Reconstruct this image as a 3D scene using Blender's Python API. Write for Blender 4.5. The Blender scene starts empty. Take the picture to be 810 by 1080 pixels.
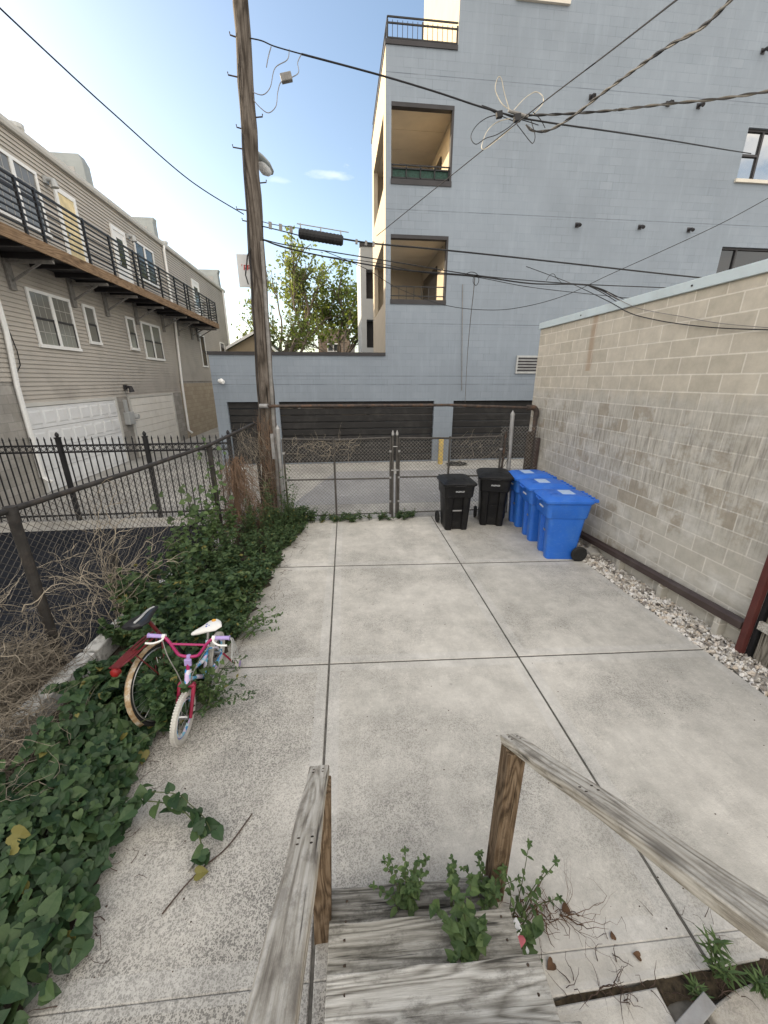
import bpy, math, random
import numpy as np
from mathutils import Vector, Matrix
random.seed(7)
rng = np.random.default_rng(11)
R = math.radians
scene = bpy.context.scene
COL = scene.collection

# ------------------------------------------------------------------ camera
F_PX, EYE = 406.0, 2.75                      # focal length in pixels of an 810 px wide frame, eye height
PITCH = math.atan(139 / 406.0)
YAW = math.atan(48 / 429.0)
fwd = Vector((math.sin(YAW) * math.cos(PITCH), math.cos(YAW) * math.cos(PITCH), -math.sin(PITCH)))
rgt = Vector((math.cos(YAW), -math.sin(YAW), 0))
upv = rgt.cross(fwd)
EYEP = Vector((0, 0, EYE))
cam = bpy.data.cameras.new('camera')
cam.sensor_fit = 'HORIZONTAL'
cam.sensor_width = 36
cam.lens = 36 * F_PX / 810
cam.clip_start, cam.clip_end = 0.05, 1000
co = bpy.data.objects.new('camera', cam)
COL.objects.link(co)
co.matrix_world = Matrix(((rgt.x, upv.x, -fwd.x, 0), (rgt.y, upv.y, -fwd.y, 0), (rgt.z, upv.z, -fwd.z, EYE), (0, 0, 0, 1)))
scene.camera = co

# measuring helpers: where a sight line meets a known real plane
def _ray(x, y): return rgt * ((x - 405) / F_PX) + upv * ((540 - y) / F_PX) + fwd
def atX(x, y, X):
    d = _ray(x, y); return EYEP + d * (X / d.x)
def atY(x, y, Y):
    d = _ray(x, y); return EYEP + d * (Y / d.y)
def atZ(x, y, z=0.0):
    d = _ray(x, y); return EYEP + d * ((z - EYE) / d.z)

# ------------------------------------------------------------------ mesh builder
class MB:
    def __init__(s): s.v = []; s.f = []; s.m = []
    def add(s, vs, fs, m=0):
        n = len(s.v); s.v.extend([tuple(p) for p in vs])
        for f in fs: s.f.append([i + n for i in f]); s.m.append(m)
    def quad(s, a, b, c, d, m=0): s.add([a, b, c, d], [(0, 1, 2, 3)], m)
    def box(s, x0, x1, y0, y1, z0, z1, m=0):
        s.add([(x0, y0, z0), (x1, y0, z0), (x1, y1, z0), (x0, y1, z0), (x0, y0, z1), (x1, y0, z1), (x1, y1, z1), (x0, y1, z1)],
              [(3, 2, 1, 0), (4, 5, 6, 7), (0, 1, 5, 4), (1, 2, 6, 5), (2, 3, 7, 6), (3, 0, 4, 7)], m)
    def obox(s, c, ax, ay, az, m=0):
        c = Vector(c); ax = Vector(ax); ay = Vector(ay); az = Vector(az)
        P = [c + ax * i + ay * j + az * k for k in (-1, 1) for i, j in ((-1, -1), (1, -1), (1, 1), (-1, 1))]
        s.add(P, [(3, 2, 1, 0), (4, 5, 6, 7), (0, 1, 5, 4), (1, 2, 6, 5), (2, 3, 7, 6), (3, 0, 4, 7)], m)
    def bar(s, a, b, w, h=None, up=(0, 0, 1), m=0):
        a = Vector(a); b = Vector(b); d = b - a; h = h or w; L = d.length; d.normalize()
        u = Vector(up)
        if abs(d.dot(u)) > .98: u = Vector((0, 1, 0))
        sd = d.cross(u).normalized(); u = sd.cross(d).normalized()
        s.obox((a + b) / 2, d * L / 2, sd * w / 2, u * h / 2, m)
    def tube(s, pts, r, n=8, m=0, cap=True, closed=False):
        pts = [Vector(p) for p in pts]; k = len(pts)
        rs = r if isinstance(r, (list, tuple)) else [r] * k
        if k < 2: return
        t0 = (pts[1] - pts[0]).normalized()
        ref = Vector((0, 0, 1)) if abs(t0.z) < .9 else Vector((1, 0, 0))
        u = t0.cross(ref).normalized()
        base = len(s.v)
        for i in range(k):
            if closed: t = pts[(i + 1) % k] - pts[i - 1]
            else: t = pts[min(i + 1, k - 1)] - pts[max(i - 1, 0)]
            if t.length < 1e-9: t = t0
            t.normalize()
            u = (u - t * u.dot(t))
            if u.length < 1e-6: u = t.orthogonal()
            u.normalize(); w = t.cross(u)
            for j in range(n):
                a = 2 * math.pi * j / n
                p = pts[i] + (u * math.cos(a) + w * math.sin(a)) * rs[i]
                s.v.append((p.x, p.y, p.z))
        for i in range(k if closed else k - 1):
            i2 = (i + 1) % k
            for j in range(n):
                s.f.append([base + i * n + j, base + i * n + (j + 1) % n, base + i2 * n + (j + 1) % n, base + i2 * n + j]); s.m.append(m)
        if cap and not closed:
            s.f.append([base + j for j in range(n)][::-1]); s.m.append(m)
            s.f.append([base + (k - 1) * n + j for j in range(n)]); s.m.append(m)
    def loft(s, rings, m=0, cap=True):
        n = len(rings[0]); b = len(s.v)
        for rg in rings: s.v.extend([tuple(p) for p in rg])
        for i in range(len(rings) - 1):
            for j in range(n):
                s.f.append([b + i * n + j, b + i * n + (j + 1) % n, b + (i + 1) * n + (j + 1) % n, b + (i + 1) * n + j]); s.m.append(m)
        if cap:
            s.f.append([b + j for j in range(n)][::-1]); s.m.append(m)
            s.f.append([b + (len(rings) - 1) * n + j for j in range(n)]); s.m.append(m)
    def torus(s, c, axis, Rm, r, n=32, k=8, m=0):
        c = Vector(c); ax = Vector(axis).normalized(); u = ax.orthogonal().normalized(); w = ax.cross(u)
        s.tube([c + (u * math.cos(2 * math.pi * i / n) + w * math.sin(2 * math.pi * i / n)) * Rm for i in range(n)], r, k, m, closed=True)
    def cyl(s, a, b, r, n=16, m=0): s.tube([a, b], r, n, m)
    def build(s, name, mats, parent=None, smooth=False, bevel=0, seg=2):
        me = bpy.data.meshes.new(name)
        off = parent.get('_w') if parent is not None else None
        V = s.v
        if off is not None:
            ox, oy, oz = off; V = [(a - ox, b - oy, c - oz) for a, b, c in V]
        me.from_pydata(V, [], s.f)
        if not isinstance(mats, (list, tuple)): mats = [mats]
        for q in mats: me.materials.append(q)
        if len(mats) > 1: me.polygons.foreach_set('material_index', s.m)
        if smooth: me.polygons.foreach_set('use_smooth', [True] * len(s.f))
        me.update()
        o = bpy.data.objects.new(name, me); COL.objects.link(o)
        if smooth:
            try:
                me.set_sharp_from_angle(angle=R(40))
            except Exception: pass
        if parent is not None: o.parent = parent; o['_w'] = list(off)
        else: o['_w'] = [0, 0, 0]
        if bevel:
            b = o.modifiers.new('Bevel', 'BEVEL'); b.width = bevel; b.segments = seg; b.limit_method = 'ANGLE'; b.angle_limit = R(50); b.harden_normals = False
        return o

def thing(name, label, cat, loc=(0, 0, 0), group=None):
    o = bpy.data.objects.new(name, None); COL.objects.link(o)
    o.empty_display_size = .1
    o.location = loc; o['_w'] = list(loc)
    o['label'] = label; o['category'] = cat
    if group: o['group'] = group
    return o
def tag(o, label, cat, group=None, kind=None):
    o['label'] = label; o['category'] = cat
    if group: o['group'] = group
    if kind: o['kind'] = kind
    return o
def struct(o, label=None):
    o['kind'] = 'structure'
    return o
def copy_tree(o, parent=None):
    c = o.copy(); COL.objects.link(c)
    if parent is not None: c.parent = parent
    for ch in list(o.children): copy_tree(ch, c)
    return c

# ------------------------------------------------------------------ materials
class NT:
    def __init__(s, name):
        s.mat = bpy.data.materials.new(name); s.mat.use_nodes = True
        s.t = s.mat.node_tree; s.n = s.t.nodes; s.l = s.t.links
        s.b = s.n['Principled BSDF']; s.out = s.n['Material Output']
        s.b.inputs['Specular IOR Level'].default_value = .3
        tc = s.n.new('ShaderNodeTexCoord'); s.co = tc.outputs['Object']
        s.pos = s.n.new('ShaderNodeNewGeometry').outputs['Position']
    def link(s, a, b): s.l.new(a, b)
    def val(s, sock, v):
        if hasattr(v, 'is_linked') or hasattr(v, 'links'): s.l.new(v, sock)
        else: sock.default_value = v
    def mapping(s, vec, scale=(1, 1, 1), rot=(0, 0, 0), loc=(0, 0, 0)):
        m = s.n.new('ShaderNodeMapping'); s.link(vec, m.inputs['Vector'])
        m.inputs['Scale'].default_value = scale; m.inputs['Rotation'].default_value = rot; m.inputs['Location'].default_value = loc
        return m.outputs['Vector']
    def noise(s, vec, scale, detail=4, rough=.55, dist=0):
        q = s.n.new('ShaderNodeTexNoise'); s.link(vec, q.inputs['Vector'])
        q.inputs['Scale'].default_value = scale; q.inputs['Detail'].default_value = detail; q.inputs['Roughness'].default_value = rough; q.inputs['Distortion'].default_value = dist
        return q.outputs['Fac']
    def voro(s, vec, scale, out='Distance'):
        q = s.n.new('ShaderNodeTexVoronoi'); s.link(vec, q.inputs['Vector']); q.inputs['Scale'].default_value = scale
        return q.outputs[out]
    def ramp(s, fac, stops):
        q = s.n.new('ShaderNodeValToRGB'); s.link(fac, q.inputs['Fac']); e = q.color_ramp.elements
        while len(e) < len(stops): e.new(.5)
        for el, (p, c) in zip(e, stops):
            el.position = p; el.color = (c, c, c, 1) if isinstance(c, (int, float)) else (*c, 1)
        return q.outputs['Color']
    def mix(s, fac, a, b, mode='MIX'):
        q = s.n.new('ShaderNodeMix'); q.data_type = 'RGBA'; q.blend_type = mode
        s.val(q.inputs[0], fac)
        for k, v in ((6, a), (7, b)):
            if isinstance(v, (tuple, list)): q.inputs[k].default_value = (*v, 1)
            elif isinstance(v, (int, float)): q.inputs[k].default_value = (v, v, v, 1)
            else: s.l.new(v, q.inputs[k])
        return q.outputs[2]
    def math(s, op, a, b=0, clamp=False):
        q = s.n.new('ShaderNodeMath'); q.operation = op; q.use_clamp = clamp
        s.val(q.inputs[0], a); s.val(q.inputs[1], b)
        return q.outputs[0]
    def sep(s, vec):
        q = s.n.new('ShaderNodeSeparateXYZ'); s.link(vec, q.inputs[0]); return q.outputs
    def comb(s, x, y, z):
        q = s.n.new('ShaderNodeCombineXYZ')
        for i, v in enumerate((x, y, z)): s.val(q.inputs[i], v)
        return q.outputs[0]
    def brick(s, vec, w, h, mortar, c1, c2, cm, smooth=.1):
        q = s.n.new('ShaderNodeTexBrick'); s.link(vec, q.inputs['Vector'])
        q.inputs['Scale'].default_value = 1; q.inputs['Brick Width'].default_value = w; q.inputs['Row Height'].default_value = h
        q.inputs['Mortar Size'].default_value = mortar; q.inputs['Mortar Smooth'].default_value = smooth
        for k, c in (('Color1', c1), ('Color2', c2), ('Mortar', cm)): q.inputs[k].default_value = (*c, 1)
        return q.outputs['Color'], q.outputs['Fac']
    def bump(s, h, strength=.3, dist=.01, normal=None):
        q = s.n.new('ShaderNodeBump'); s.link(h, q.inputs['Height']); q.inputs['Strength'].default_value = strength; q.inputs['Distance'].default_value = dist
        if normal is not None: s.link(normal, q.inputs['Normal'])
        return q.outputs['Normal']
    def done(s, color, rough=.8, normal=None, metal=0, spec=None):
        if isinstance(color, (tuple, list)): s.b.inputs['Base Color'].default_value = (*color, 1)
        else: s.l.new(color, s.b.inputs['Base Color'])
        s.val(s.b.inputs['Roughness'], rough)
        s.b.inputs['Metallic'].default_value = metal
        if spec is not None: s.b.inputs['Specular IOR Level'].default_value = spec
        if normal is not None: s.l.new(normal, s.b.inputs['Normal'])
        return s.mat

def simple(name, col, rough=.6, var=.15, scale=6, metal=0, bump=.15, bscale=80, dirt=None, dirt_amt=.35, dscale=3, spec=None):
    t = NT(name)
    n = t.noise(t.co, scale, 5)
    lo = tuple(c * (1 - var) for c in col); hi = tuple(min(1, c * (1 + var)) for c in col)
    c = t.ramp(n, [(.3, lo), (.7, hi)])
    if dirt:
        dm = t.ramp(t.noise(t.mapping(t.co, loc=(3, 5, 1)), dscale, 6, .65), [(.5, 0), (.72, dirt_amt)])
        c = t.mix(dm, c, dirt)
    nb = t.noise(t.co, bscale, 3)
    rg = t.math('ADD', t.math('MULTIPLY', t.noise(t.co, scale * 2, 4), .25), rough - .12)
    return t.done(c, rg, t.bump(nb, bump, .004) if bump else None, metal, spec)

M = {}
def mat_concrete(name, light, dark, speck, speck_amt, fine=True):
    t = NT(name); P = t.pos
    n1 = t.noise(P, .55, 6, .6); n2 = t.noise(t.mapping(P, (1, .55, 1), loc=(7, 2, 0)), 2.3, 7, .65)
    c = t.mix(t.ramp(n1, [(.36, 0), (.66, 1)]), light, dark)
    c = t.mix(t.ramp(n2, [(.45, 0), (.75, .38)]), c, tuple(d * .72 for d in dark))
    # worn paste that leaves the dark sand and fine stones showing, most of it in patches
    def grains(sc, lo, hi, off):
        Pm = t.mapping(P, loc=(off, off * .7, 0)); d = t.voro(Pm, sc); r_ = t.sep(t.voro(Pm, sc, 'Color'))[0]
        return t.ramp(t.math('SUBTRACT', d, t.math('MULTIPLY', r_, .55)), [(lo, 1), (hi, 0)])
    sp = t.math('MAXIMUM', grains(85, .0, .09, 0), grains(150, .02, .14, 3))
    sp2 = grains(40, -.12, -.04, 8)
    X, Y, Z = t.sep(P)
    side = t.math('MULTIPLY', t.math('SUBTRACT', 1.0, t.math('MULTIPLY', t.math('ADD', X, 1.6), .42), True), t.math('SUBTRACT', 1.0, t.math('MULTIPLY', Y, .16), True))
    wear = t.ramp(t.math('ADD', t.noise(t.mapping(P, loc=(1, 9, 0)), .8, 6, .65), t.math('MULTIPLY', side, .45)), [(.46, .08), (.76, 1)])
    wear_ = wear
    c = t.mix(t.math('MULTIPLY', wear, .46), c, tuple(d * .62 for d in dark))
    amt = t.math('MULTIPLY', t.math('MULTIPLY', sp, wear), speck_amt)
    c = t.mix(amt, c, speck)
    c = t.mix(t.math('MULTIPLY', t.math('MULTIPLY', sp2, wear_), .25), c, tuple(x * 1.3 for x in speck))
    pal = t.ramp(t.noise(t.mapping(P, loc=(2, 8, 0)), 30, 4, .7), [(.55, 0), (.7, .35)])
    c = t.mix(pal, c, tuple(min(.75, x * 1.18) for x in light))
    wv_ = t.n.new('ShaderNodeVectorMath'); wv_.operation = 'ADD'; t.link(P, wv_.inputs[0]); wn_ = t.n.new('ShaderNodeTexNoise'); t.link(P, wn_.inputs['Vector']); wn_.inputs['Scale'].default_value = 1.6; wn_.inputs['Detail'].default_value = 5
    wm_ = t.n.new('ShaderNodeVectorMath'); wm_.operation = 'SCALE'; t.link(wn_.outputs['Color'], wm_.inputs[0]); wm_.inputs['Scale'].default_value = .9; t.link(wm_.outputs[0], wv_.inputs[1])
    crk = t.n.new('ShaderNodeTexVoronoi'); crk.feature = 'DISTANCE_TO_EDGE'; t.link(wv_.outputs[0], crk.inputs['Vector']); crk.inputs['Scale'].default_value = .62
    cmask = t.ramp(t.noise(t.mapping(P, loc=(5, 1, 0)), .7, 3), [(.56, 0), (.62, .4)])
    c = t.mix(t.math('MULTIPLY', t.ramp(crk.outputs['Distance'], [(.0015, 1), (.004, 0)]), cmask), c, (.13, .12, .105))
    # long drag marks and hair stains
    sc = t.ramp(t.noise(t.mapping(P, (9, .8, 1), rot=(0, 0, .35)), 1.7, 6, .75, 1.2), [(.58, 0), (.7, .16)])
    c = t.mix(sc, c, (.15, .14, .125))
    spots = t.ramp(t.voro(t.mapping(P, loc=(.3, .1, 0)), 2.1), [(.02, .35), (.05, 0)])
    c = t.mix(spots, c, (.12, .11, .1))
    h = t.math('ADD', t.math('MULTIPLY', sp, -.3), t.math('MULTIPLY', t.noise(P, 18, 4), .6))
    blot = t.ramp(t.noise(t.mapping(P, loc=(3, 3, 0)), 5, 8, .7), [(.34, .84), (.62, 1.05)])
    c = t.mix(1, c, blot, 'MULTIPLY')
    return t.done(c, .88, t.bump(h, .45, .007), spec=.2)
M['conc'] = mat_concrete('concrete_slab', (.64, .61, .555), (.47, .452, .41), (.13, .125, .115), .8)
M['conc_edge'] = mat_concrete('concrete_trowelled_edge', (.64, .615, .57), (.5, .485, .45), (.17, .165, .15), .6)
M['conc_alley'] = mat_concrete('concrete_alley', (.5, .485, .45), (.35, .34, .32), (.12, .12, .12), .6)
M['conc_old'] = mat_concrete('concrete_broken', (.5, .47, .42), (.3, .28, .25), (.1, .095, .085), .6)
M['joint'] = simple('joint_dirt', (.1, .094, .083), .95, .4, 20)

t = NT('soil'); n = t.noise(t.pos, 9, 8, .7)
c = t.ramp(n, [(.3, (.025, .02, .015)), (.7, (.085, .07, .055))])
M['seam_dirt'] = simple('mossy_seam_dirt', (.042, .032, .02), .95, .7, 40, bump=.6, bscale=60)
M['soil'] = t.done(c, .95, t.bump(n, .8, .03))

def mat_asphalt(name, base, light):
    t = NT(name); n = t.noise(t.pos, .8, 6, .65)
    c = t.mix(t.ramp(n, [(.4, 0), (.75, 1)]), base, light)
    g = t.ramp(t.noise(t.pos, 90, 2), [(.55, 0), (.7, .5)])
    c = t.mix(g, c, tuple(min(1, x * 2.6) for x in base))
    ck = t.ramp(t.noise(t.mapping(t.pos, (1, 3, 1), rot=(0, 0, .5)), 1.3, 7, .75), [(.6, 0), (.68, .45)])
    c = t.mix(ck, c, tuple(min(1, x * 3.2) for x in light))
    return t.done(c, .93, t.bump(t.noise(t.pos, 90, 2), .5, .008), spec=.08)
M['asphalt'] = mat_asphalt('asphalt_sealed', (.014, .016, .021), (.026, .028, .035))
M['asphalt_old'] = mat_asphalt('asphalt_worn', (.24, .24, .245), (.33, .33, .33))

# bare concrete block wall: beige above, worn pale paint and brown patches below
t = NT('concrete_block'); X, Y, Z = t.sep(t.pos)
bv = t.comb(Y, t.math('SUBTRACT', Z, -.02), 0)
bc, bf = t.brick(bv, .405, .2025, .0085, (.48, .44, .365), (.56, .515, .435), (.68, .64, .565), .2)
bl, _ = t.brick(bv, .405, .2025, .0085, (.45, .425, .37), (.525, .5, .445), (.62, .59, .53), .25)
rnd, _ = t.brick(bv, .405, .2025, .0, (0, 0, 0), (1, 1, 1), (.5, .5, .5))
zz = t.math('ADD', Z, t.math('ADD', t.math('MULTIPLY', t.noise(t.comb(0, t.math('MULTIPLY', Y, 5), Z), 1.2, 5, .7), .5), -.25))
low = t.ramp(t.math('MULTIPLY', t.math('SUBTRACT', 2.62, zz), 3.2), [(0, 0), (.5, 1)])
c = t.mix(low, bc, bl)
streak = t.ramp(t.noise(t.comb(0, t.math('MULTIPLY', Y, 26), t.math('MULTIPLY', Z, 2.2)), 1, 5, .7), [(.44, 0), (.68, 1)])
mid = t.ramp(t.math('ABSOLUTE', t.math('SUBTRACT', Z, 1.75)), [(.3, 1), (.95, 0)])
c = t.mix(t.math('MULTIPLY', t.math('MULTIPLY', streak, mid), .8), c, (.2, .185, .165))
worn = t.ramp(t.math('ADD', t.math('MULTIPLY', t.noise(t.comb(3, Y, Z), 2.3, 5, .65), .75), t.math('MULTIPLY', t.sep(rnd)[0], .25)), [(.545, 0), (.62, 1)])
c = t.mix(t.math('MULTIPLY', t.math('MULTIPLY', worn, low), t.math('MULTIPLY', t.math('SUBTRACT', 1, bf), .75)), c, (.32, .28, .22))
wash = t.ramp(t.noise(t.comb(5, t.math('MULTIPLY', Y, 1.2), t.math('MULTIPLY', Z, 2)), 1.6, 6, .7), [(.5, 0), (.72, .5)])
c = t.mix(t.math('MULTIPLY', wash, low), c, (.7, .695, .67))
blot = t.ramp(t.noise(t.pos, 5, 7, .7), [(.3, .82), (.7, 1.08)])
c = t.mix(1, c, blot, 'MULTIPLY')
rust = t.math('MULTIPLY', t.ramp(t.math('ABSOLUTE', t.math('SUBTRACT', Y, t.math('ADD', 6.48, t.math('MULTIPLY', t.noise(t.pos, 3, 3), .1)))), [(.03, .5), (.1, 0)]), t.ramp(Z, [(0, 0), (1, 1)]))
c = t.mix(t.math('MULTIPLY', rust, t.math('GREATER_THAN', Z, 2.9)), c, (.32, .2, .12))
hb = t.math('ADD', t.math('MULTIPLY', bf, -.55), t.math('MULTIPLY', t.noise(t.pos, 120, 3), .35))
M['block'] = t.done(c, .92, t.bump(hb, .45, .012), spec=.15)

# painted blue block
def mat_blue(name, c1, c2, mort):
    t = NT(name); X, Y, Z = t.sep(t.pos)
    bc, bf = t.brick(t.comb(X, t.math('ADD', Z, .06), 0), .405, .2025, .004, c1, c2, mort, .4)
    fade = t.ramp(t.noise(t.pos, .9, 5, .6), [(.42, .15), (.68, 1)])
    flat = tuple((a + b) / 2 for a, b in zip(c1, c2))
    c = t.mix(fade, flat, bc)
    st = t.ramp(t.noise(t.comb(t.math('MULTIPLY', X, 7), 0, t.math('MULTIPLY', Z, .7)), 1, 6, .7), [(.5, 0), (.74, .42)])
    c = t.mix(st, c, tuple(min(1, a * 1.35) for a in c1))
    bl = t.ramp(t.noise(t.pos, .55, 6, .6), [(.3, .9), (.7, 1.06)])
    c = t.mix(1, c, bl, 'MULTIPLY')
    # caulked joints at the floor lines
    lines = None
    for z0 in (2.62, 2.88, 4.47, 7.5, 10.55):
        d = t.math('ABSOLUTE', t.math('SUBTRACT', Z, z0))
        q = t.math('LESS_THAN', d, .011)
        lines = q if lines is None else t.math('MAXIMUM', lines, q)
    c = t.mix(t.math('MULTIPLY', lines, t.ramp(t.noise(t.pos, 1.7, 4), [(.35, .25), (.55, .75)])), c, (.1, .12, .15))
    h = t.math('ADD', t.math('MULTIPLY', bf, -.5), t.math('MULTIPLY', t.noise(t.pos, 60, 4), .35))
    return t.done(c, .7, t.bump(h, .35, .01), spec=.25)
M['blue'] = mat_blue('painted_blue_block', (.215, .25, .292), (.245, .28, .324), (.12, .145, .178))
M['tan'] = simple('tan_stucco', (.44, .375, .285), .85, .06, 3, bscale=60)
M['palegrey'] = simple('pale_grey_panel', (.4, .41, .41), .7, .05, 2)
M['dark'] = simple('dark_trim_and_shade', (.035, .033, .036), .5, .2, 4)
M['ceil'] = simple('balcony_soffit', (.62, .54, .42), .8, .06, 2)
M['garage_dark'] = simple('charcoal_steel_door', (.021, .02, .02), .6, .15, 2, dirt=(.1, .095, .09), dirt_amt=.25)
M['blackmetal'] = simple('black_painted_steel', (.018, .018, .02), .45, .3, 8)
M['green_screen'] = simple('green_screen', (.014, .045, .034), .6, .7, 25)
M['white'] = simple('white_vinyl', (.78, .78, .77), .45, .05, 3, bump=.03)
M['offwhite'] = simple('white_steel_door', (.68, .69, .7), .5, .05, 2, dirt=(.45, .43, .4), dirt_amt=.3, bump=.03)
M['cream'] = simple('cream_steel_door', (.78, .76, .71), .5, .05, 2, dirt=(.5, .45, .36), dirt_amt=.3, bump=.03)
M['siding'] = simple('taupe_vinyl_siding', (.43, .40, .36), .6, .06, 1.2, dirt=(.26, .235, .21), dirt_amt=.5, dscale=1.2, bump=.05, bscale=40)
M['eave'] = simple('pale_eave_metal', (.56, .55, .52), .5, .06, 2)
M['hatch'] = simple('weathered_roof_hatch', (.27, .29, .29), .6, .12, 2)
M['plywood'] = simple('yellow_door_panel', (.68, .57, .34), .6, .2, 5)
M['curtain'] = simple('drawn_blind', (.36, .35, .33), .8, .1, 4)
t = NT('tan_block_base'); X, Y, Z = t.sep(t.pos)
bc, bf = t.brick(t.comb(Y, Z, 0), .405, .2025, .008, (.35, .29, .22), (.42, .36, .27), (.27, .23, .18), .3)
M['tanblock'] = t.done(bc, .9, t.bump(bf, -.4, .01))
t = NT('grey_block_base'); X, Y, Z = t.sep(t.pos)
bc, bf = t.brick(t.comb(Y, Z, 0), .405, .2025, .008, (.3, .285, .26), (.38, .36, .335), (.26, .25, .23), .3)
bl = t.ramp(t.noise(t.pos, 3, 6, .7), [(.3, .75), (.7, 1.1)])
M['greyblock'] = t.done(t.mix(1, bc, bl, 'MULTIPLY'), .9, t.bump(bf, -.4, .01))

def mat_glass(name, col, rough=.06):
    t = NT(name)
    w = t.bump(t.noise(t.co, 1.5, 2), .04, .05)
    m = t.done(col, rough, w, spec=.6); return m
M['glass'] = mat_glass('window_glass', (.035, .038, .04))
M['glass_mirror'] = mat_glass('reflecting_window_glass', (.05, .055, .06), .03); M['glass_mirror'].node_tree.nodes['Principled BSDF'].inputs['IOR'].default_value = 2.6; M['glass_mirror'].node_tree.nodes['Principled BSDF'].inputs['Specular IOR Level'].default_value = .8
M['glass_blind'] = mat_glass('window_glass_over_blind', (.17, .165, .155), .12)
M['glass_black'] = mat_glass('dark_window_glass', (.012, .012, .014))
M['sill'] = simple('stone_sill', (.6, .56, .49), .8, .06, 4)

def mat_wood(name, cols, axis='X', scale=1.0, rough=.85, rings=105, wear=.5):
    t = NT(name)
    def st(l, c): return tuple(x * scale for x in {'X': (l, c, c), 'Y': (c, l, c), 'Z': (c, c, l)}[axis])
    oi = t.n.new('ShaderNodeObjectInfo').outputs['Random']
    co = t.n.new('ShaderNodeVectorMath'); co.operation = 'ADD'; t.link(t.co, co.inputs[0]); t.link(t.comb(t.math('MULTIPLY', oi, 3.1), t.math('MULTIPLY', oi, 7.7), t.math('MULTIPLY', oi, 5.3)), co.inputs[1])
    co = co.outputs[0]
    # cathedral grain: contour lines of a long soft noise
    big = t.noise(t.mapping(co, st(.8, 7)), 1.0, 2, .45)
    rg = t.math('POWER', t.math('ADD', t.math('MULTIPLY', t.math('SINE', t.math('MULTIPLY', big, rings)), .5), .5), .6)
    fine = t.ramp(t.noise(t.mapping(co, st(2.2, 75)), 1.0, 4, .75), [(.36, 0), (.62, 1)])
    mot = t.noise(t.mapping(co, st(5, 12)), 1.6, 7, .75)
    fac = t.math('ADD', t.math('MULTIPLY', rg, .36), t.math('ADD', t.math('MULTIPLY', fine, .34), t.math('MULTIPLY', mot, .3)))
    c = t.ramp(fac, [(.2, cols[0]), (.52, cols[1]), (.82, cols[2])])
    dk = t.ramp(t.noise(t.mapping(co, st(5, 11), loc=(4, 4, 2)), 1.1, 8, .78), [(.5, 0), (.62, wear)])
    c = t.mix(dk, c, tuple(x * .7 for x in cols[0]))
    ck = t.ramp(t.noise(t.mapping(co, st(1.1, 34), loc=(9, 1, 0)), 1.0, 3, .6), [(.63, 0), (.67, .9)])
    c = t.mix(ck, c, tuple(x * .3 for x in cols[0]))
    kn = t.ramp(t.voro(t.mapping(co, st(1.6, 4.5), loc=(.4, .2, .7)), 1.0), [(.05, .75), (.13, 0)])
    c = t.mix(kn, c, tuple(x * .5 for x in cols[0]))
    h = t.math('SUBTRACT', fac, ck)
    return t.done(c, rough, t.bump(h, .6, .004), spec=.12)
WG = ((.2, .175, .145), (.42, .385, .325), (.6, .565, .5))
M['wood_x'] = mat_wood('weathered_tread_wood', ((.11, .102, .085), (.275, .26, .225), (.45, .43, .385)), 'X', 1.0, wear=.6)
M['wood_y'] = mat_wood('weathered_rail_wood', WG, 'X', 1.0)
M['wood_top'] = mat_wood('pale_worn_tread_wood', ((.15, .14, .12), (.36, .345, .31), (.58, .565, .525)), 'X', 1.0, wear=.6)
M['wood_low'] = mat_wood('dark_tread_wood', ((.07, .066, .055), (.185, .175, .155), (.33, .315, .285)), 'X', 1.0, wear=.7)  # darkest of the tread tones, used on the lowest tread
M['wood_z'] = mat_wood('brown_post_wood', ((.05, .034, .022), (.135, .093, .058), (.23, .17, .115)), 'Z', 1.2)
M['fence_wood'] = mat_wood('greyed_fence_board', ((.09, .08, .065), (.2, .18, .15), (.3, .275, .24)), 'Z', .9)
M['fence_rail'] = mat_wood('pale_fence_rail', ((.25, .23, .2), (.42, .4, .36), (.52, .5, .46)), 'X', 1.0)
M['fascia'] = mat_wood('brown_deck_fascia', ((.13, .085, .055), (.23, .155, .095), (.31, .22, .145)), 'Y', .5)
M['pole_wood'] = mat_wood('utility_pole_wood', ((.035, .028, .023), (.095, .08, .067), (.165, .143, .124)), 'Z', .5, rings=60)
M['timber_dark'] = mat_wood('dark_timber', ((.025, .018, .014), (.06, .045, .035), (.11, .085, .065)), 'Z', .9)
M['maroon'] = simple('maroon_painted_steel', (.095, .028, .025), .55, .2, 6, dirt=(.07, .03, .02))
M['brown_metal'] = simple('brown_painted_metal', (.058, .042, .038), .45, .15, 5, dirt=(.13, .11, .1))
M['rustpipe'] = simple('rusty_pipe', (.06, .048, .042), .8, .35, 14, dirt=(.2, .1, .05), dirt_amt=.6, dscale=9)
M['galv'] = simple('dull_galvanised_steel', (.33, .33, .33), .5, .15, 12, metal=.3, dirt=(.15, .11, .08), dscale=7)
M['wire'] = simple('weathered_fence_wire', (.19, .18, .165), .65, .3, 10)
M['wire_dark'] = simple('dark_fence_wire', (.07, .065, .06), .7, .3, 10)
M['darkpost'] = simple('dark_fence_post', (.035, .032, .03), .65, .4, 10, dirt=(.12, .09, .07), dscale=9)
M['coping'] = simple('pale_metal_coping', (.52, .6, .63), .45, .06, 2, dirt=(.4, .44, .45))
M['cable'] = simple('black_cable', (.016, .016, .018), .6, .3, 5)
M['cable_mid'] = simple('dark_grey_cable', (.07, .068, .065), .5, .25, 12)
M['cable_grey'] = simple('grey_cable', (.2, .19, .18), .5, .25, 12)
M['cable_pale'] = simple('pale_loop_wire', (.5, .46, .38), .5, .2, 12)
M['plastic_grey'] = simple('grey_plastic', (.4, .41, .41), .5, .1, 6)
M['white_plate'] = simple('white_plate', (.6, .61, .62), .5, .06, 4)
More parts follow.
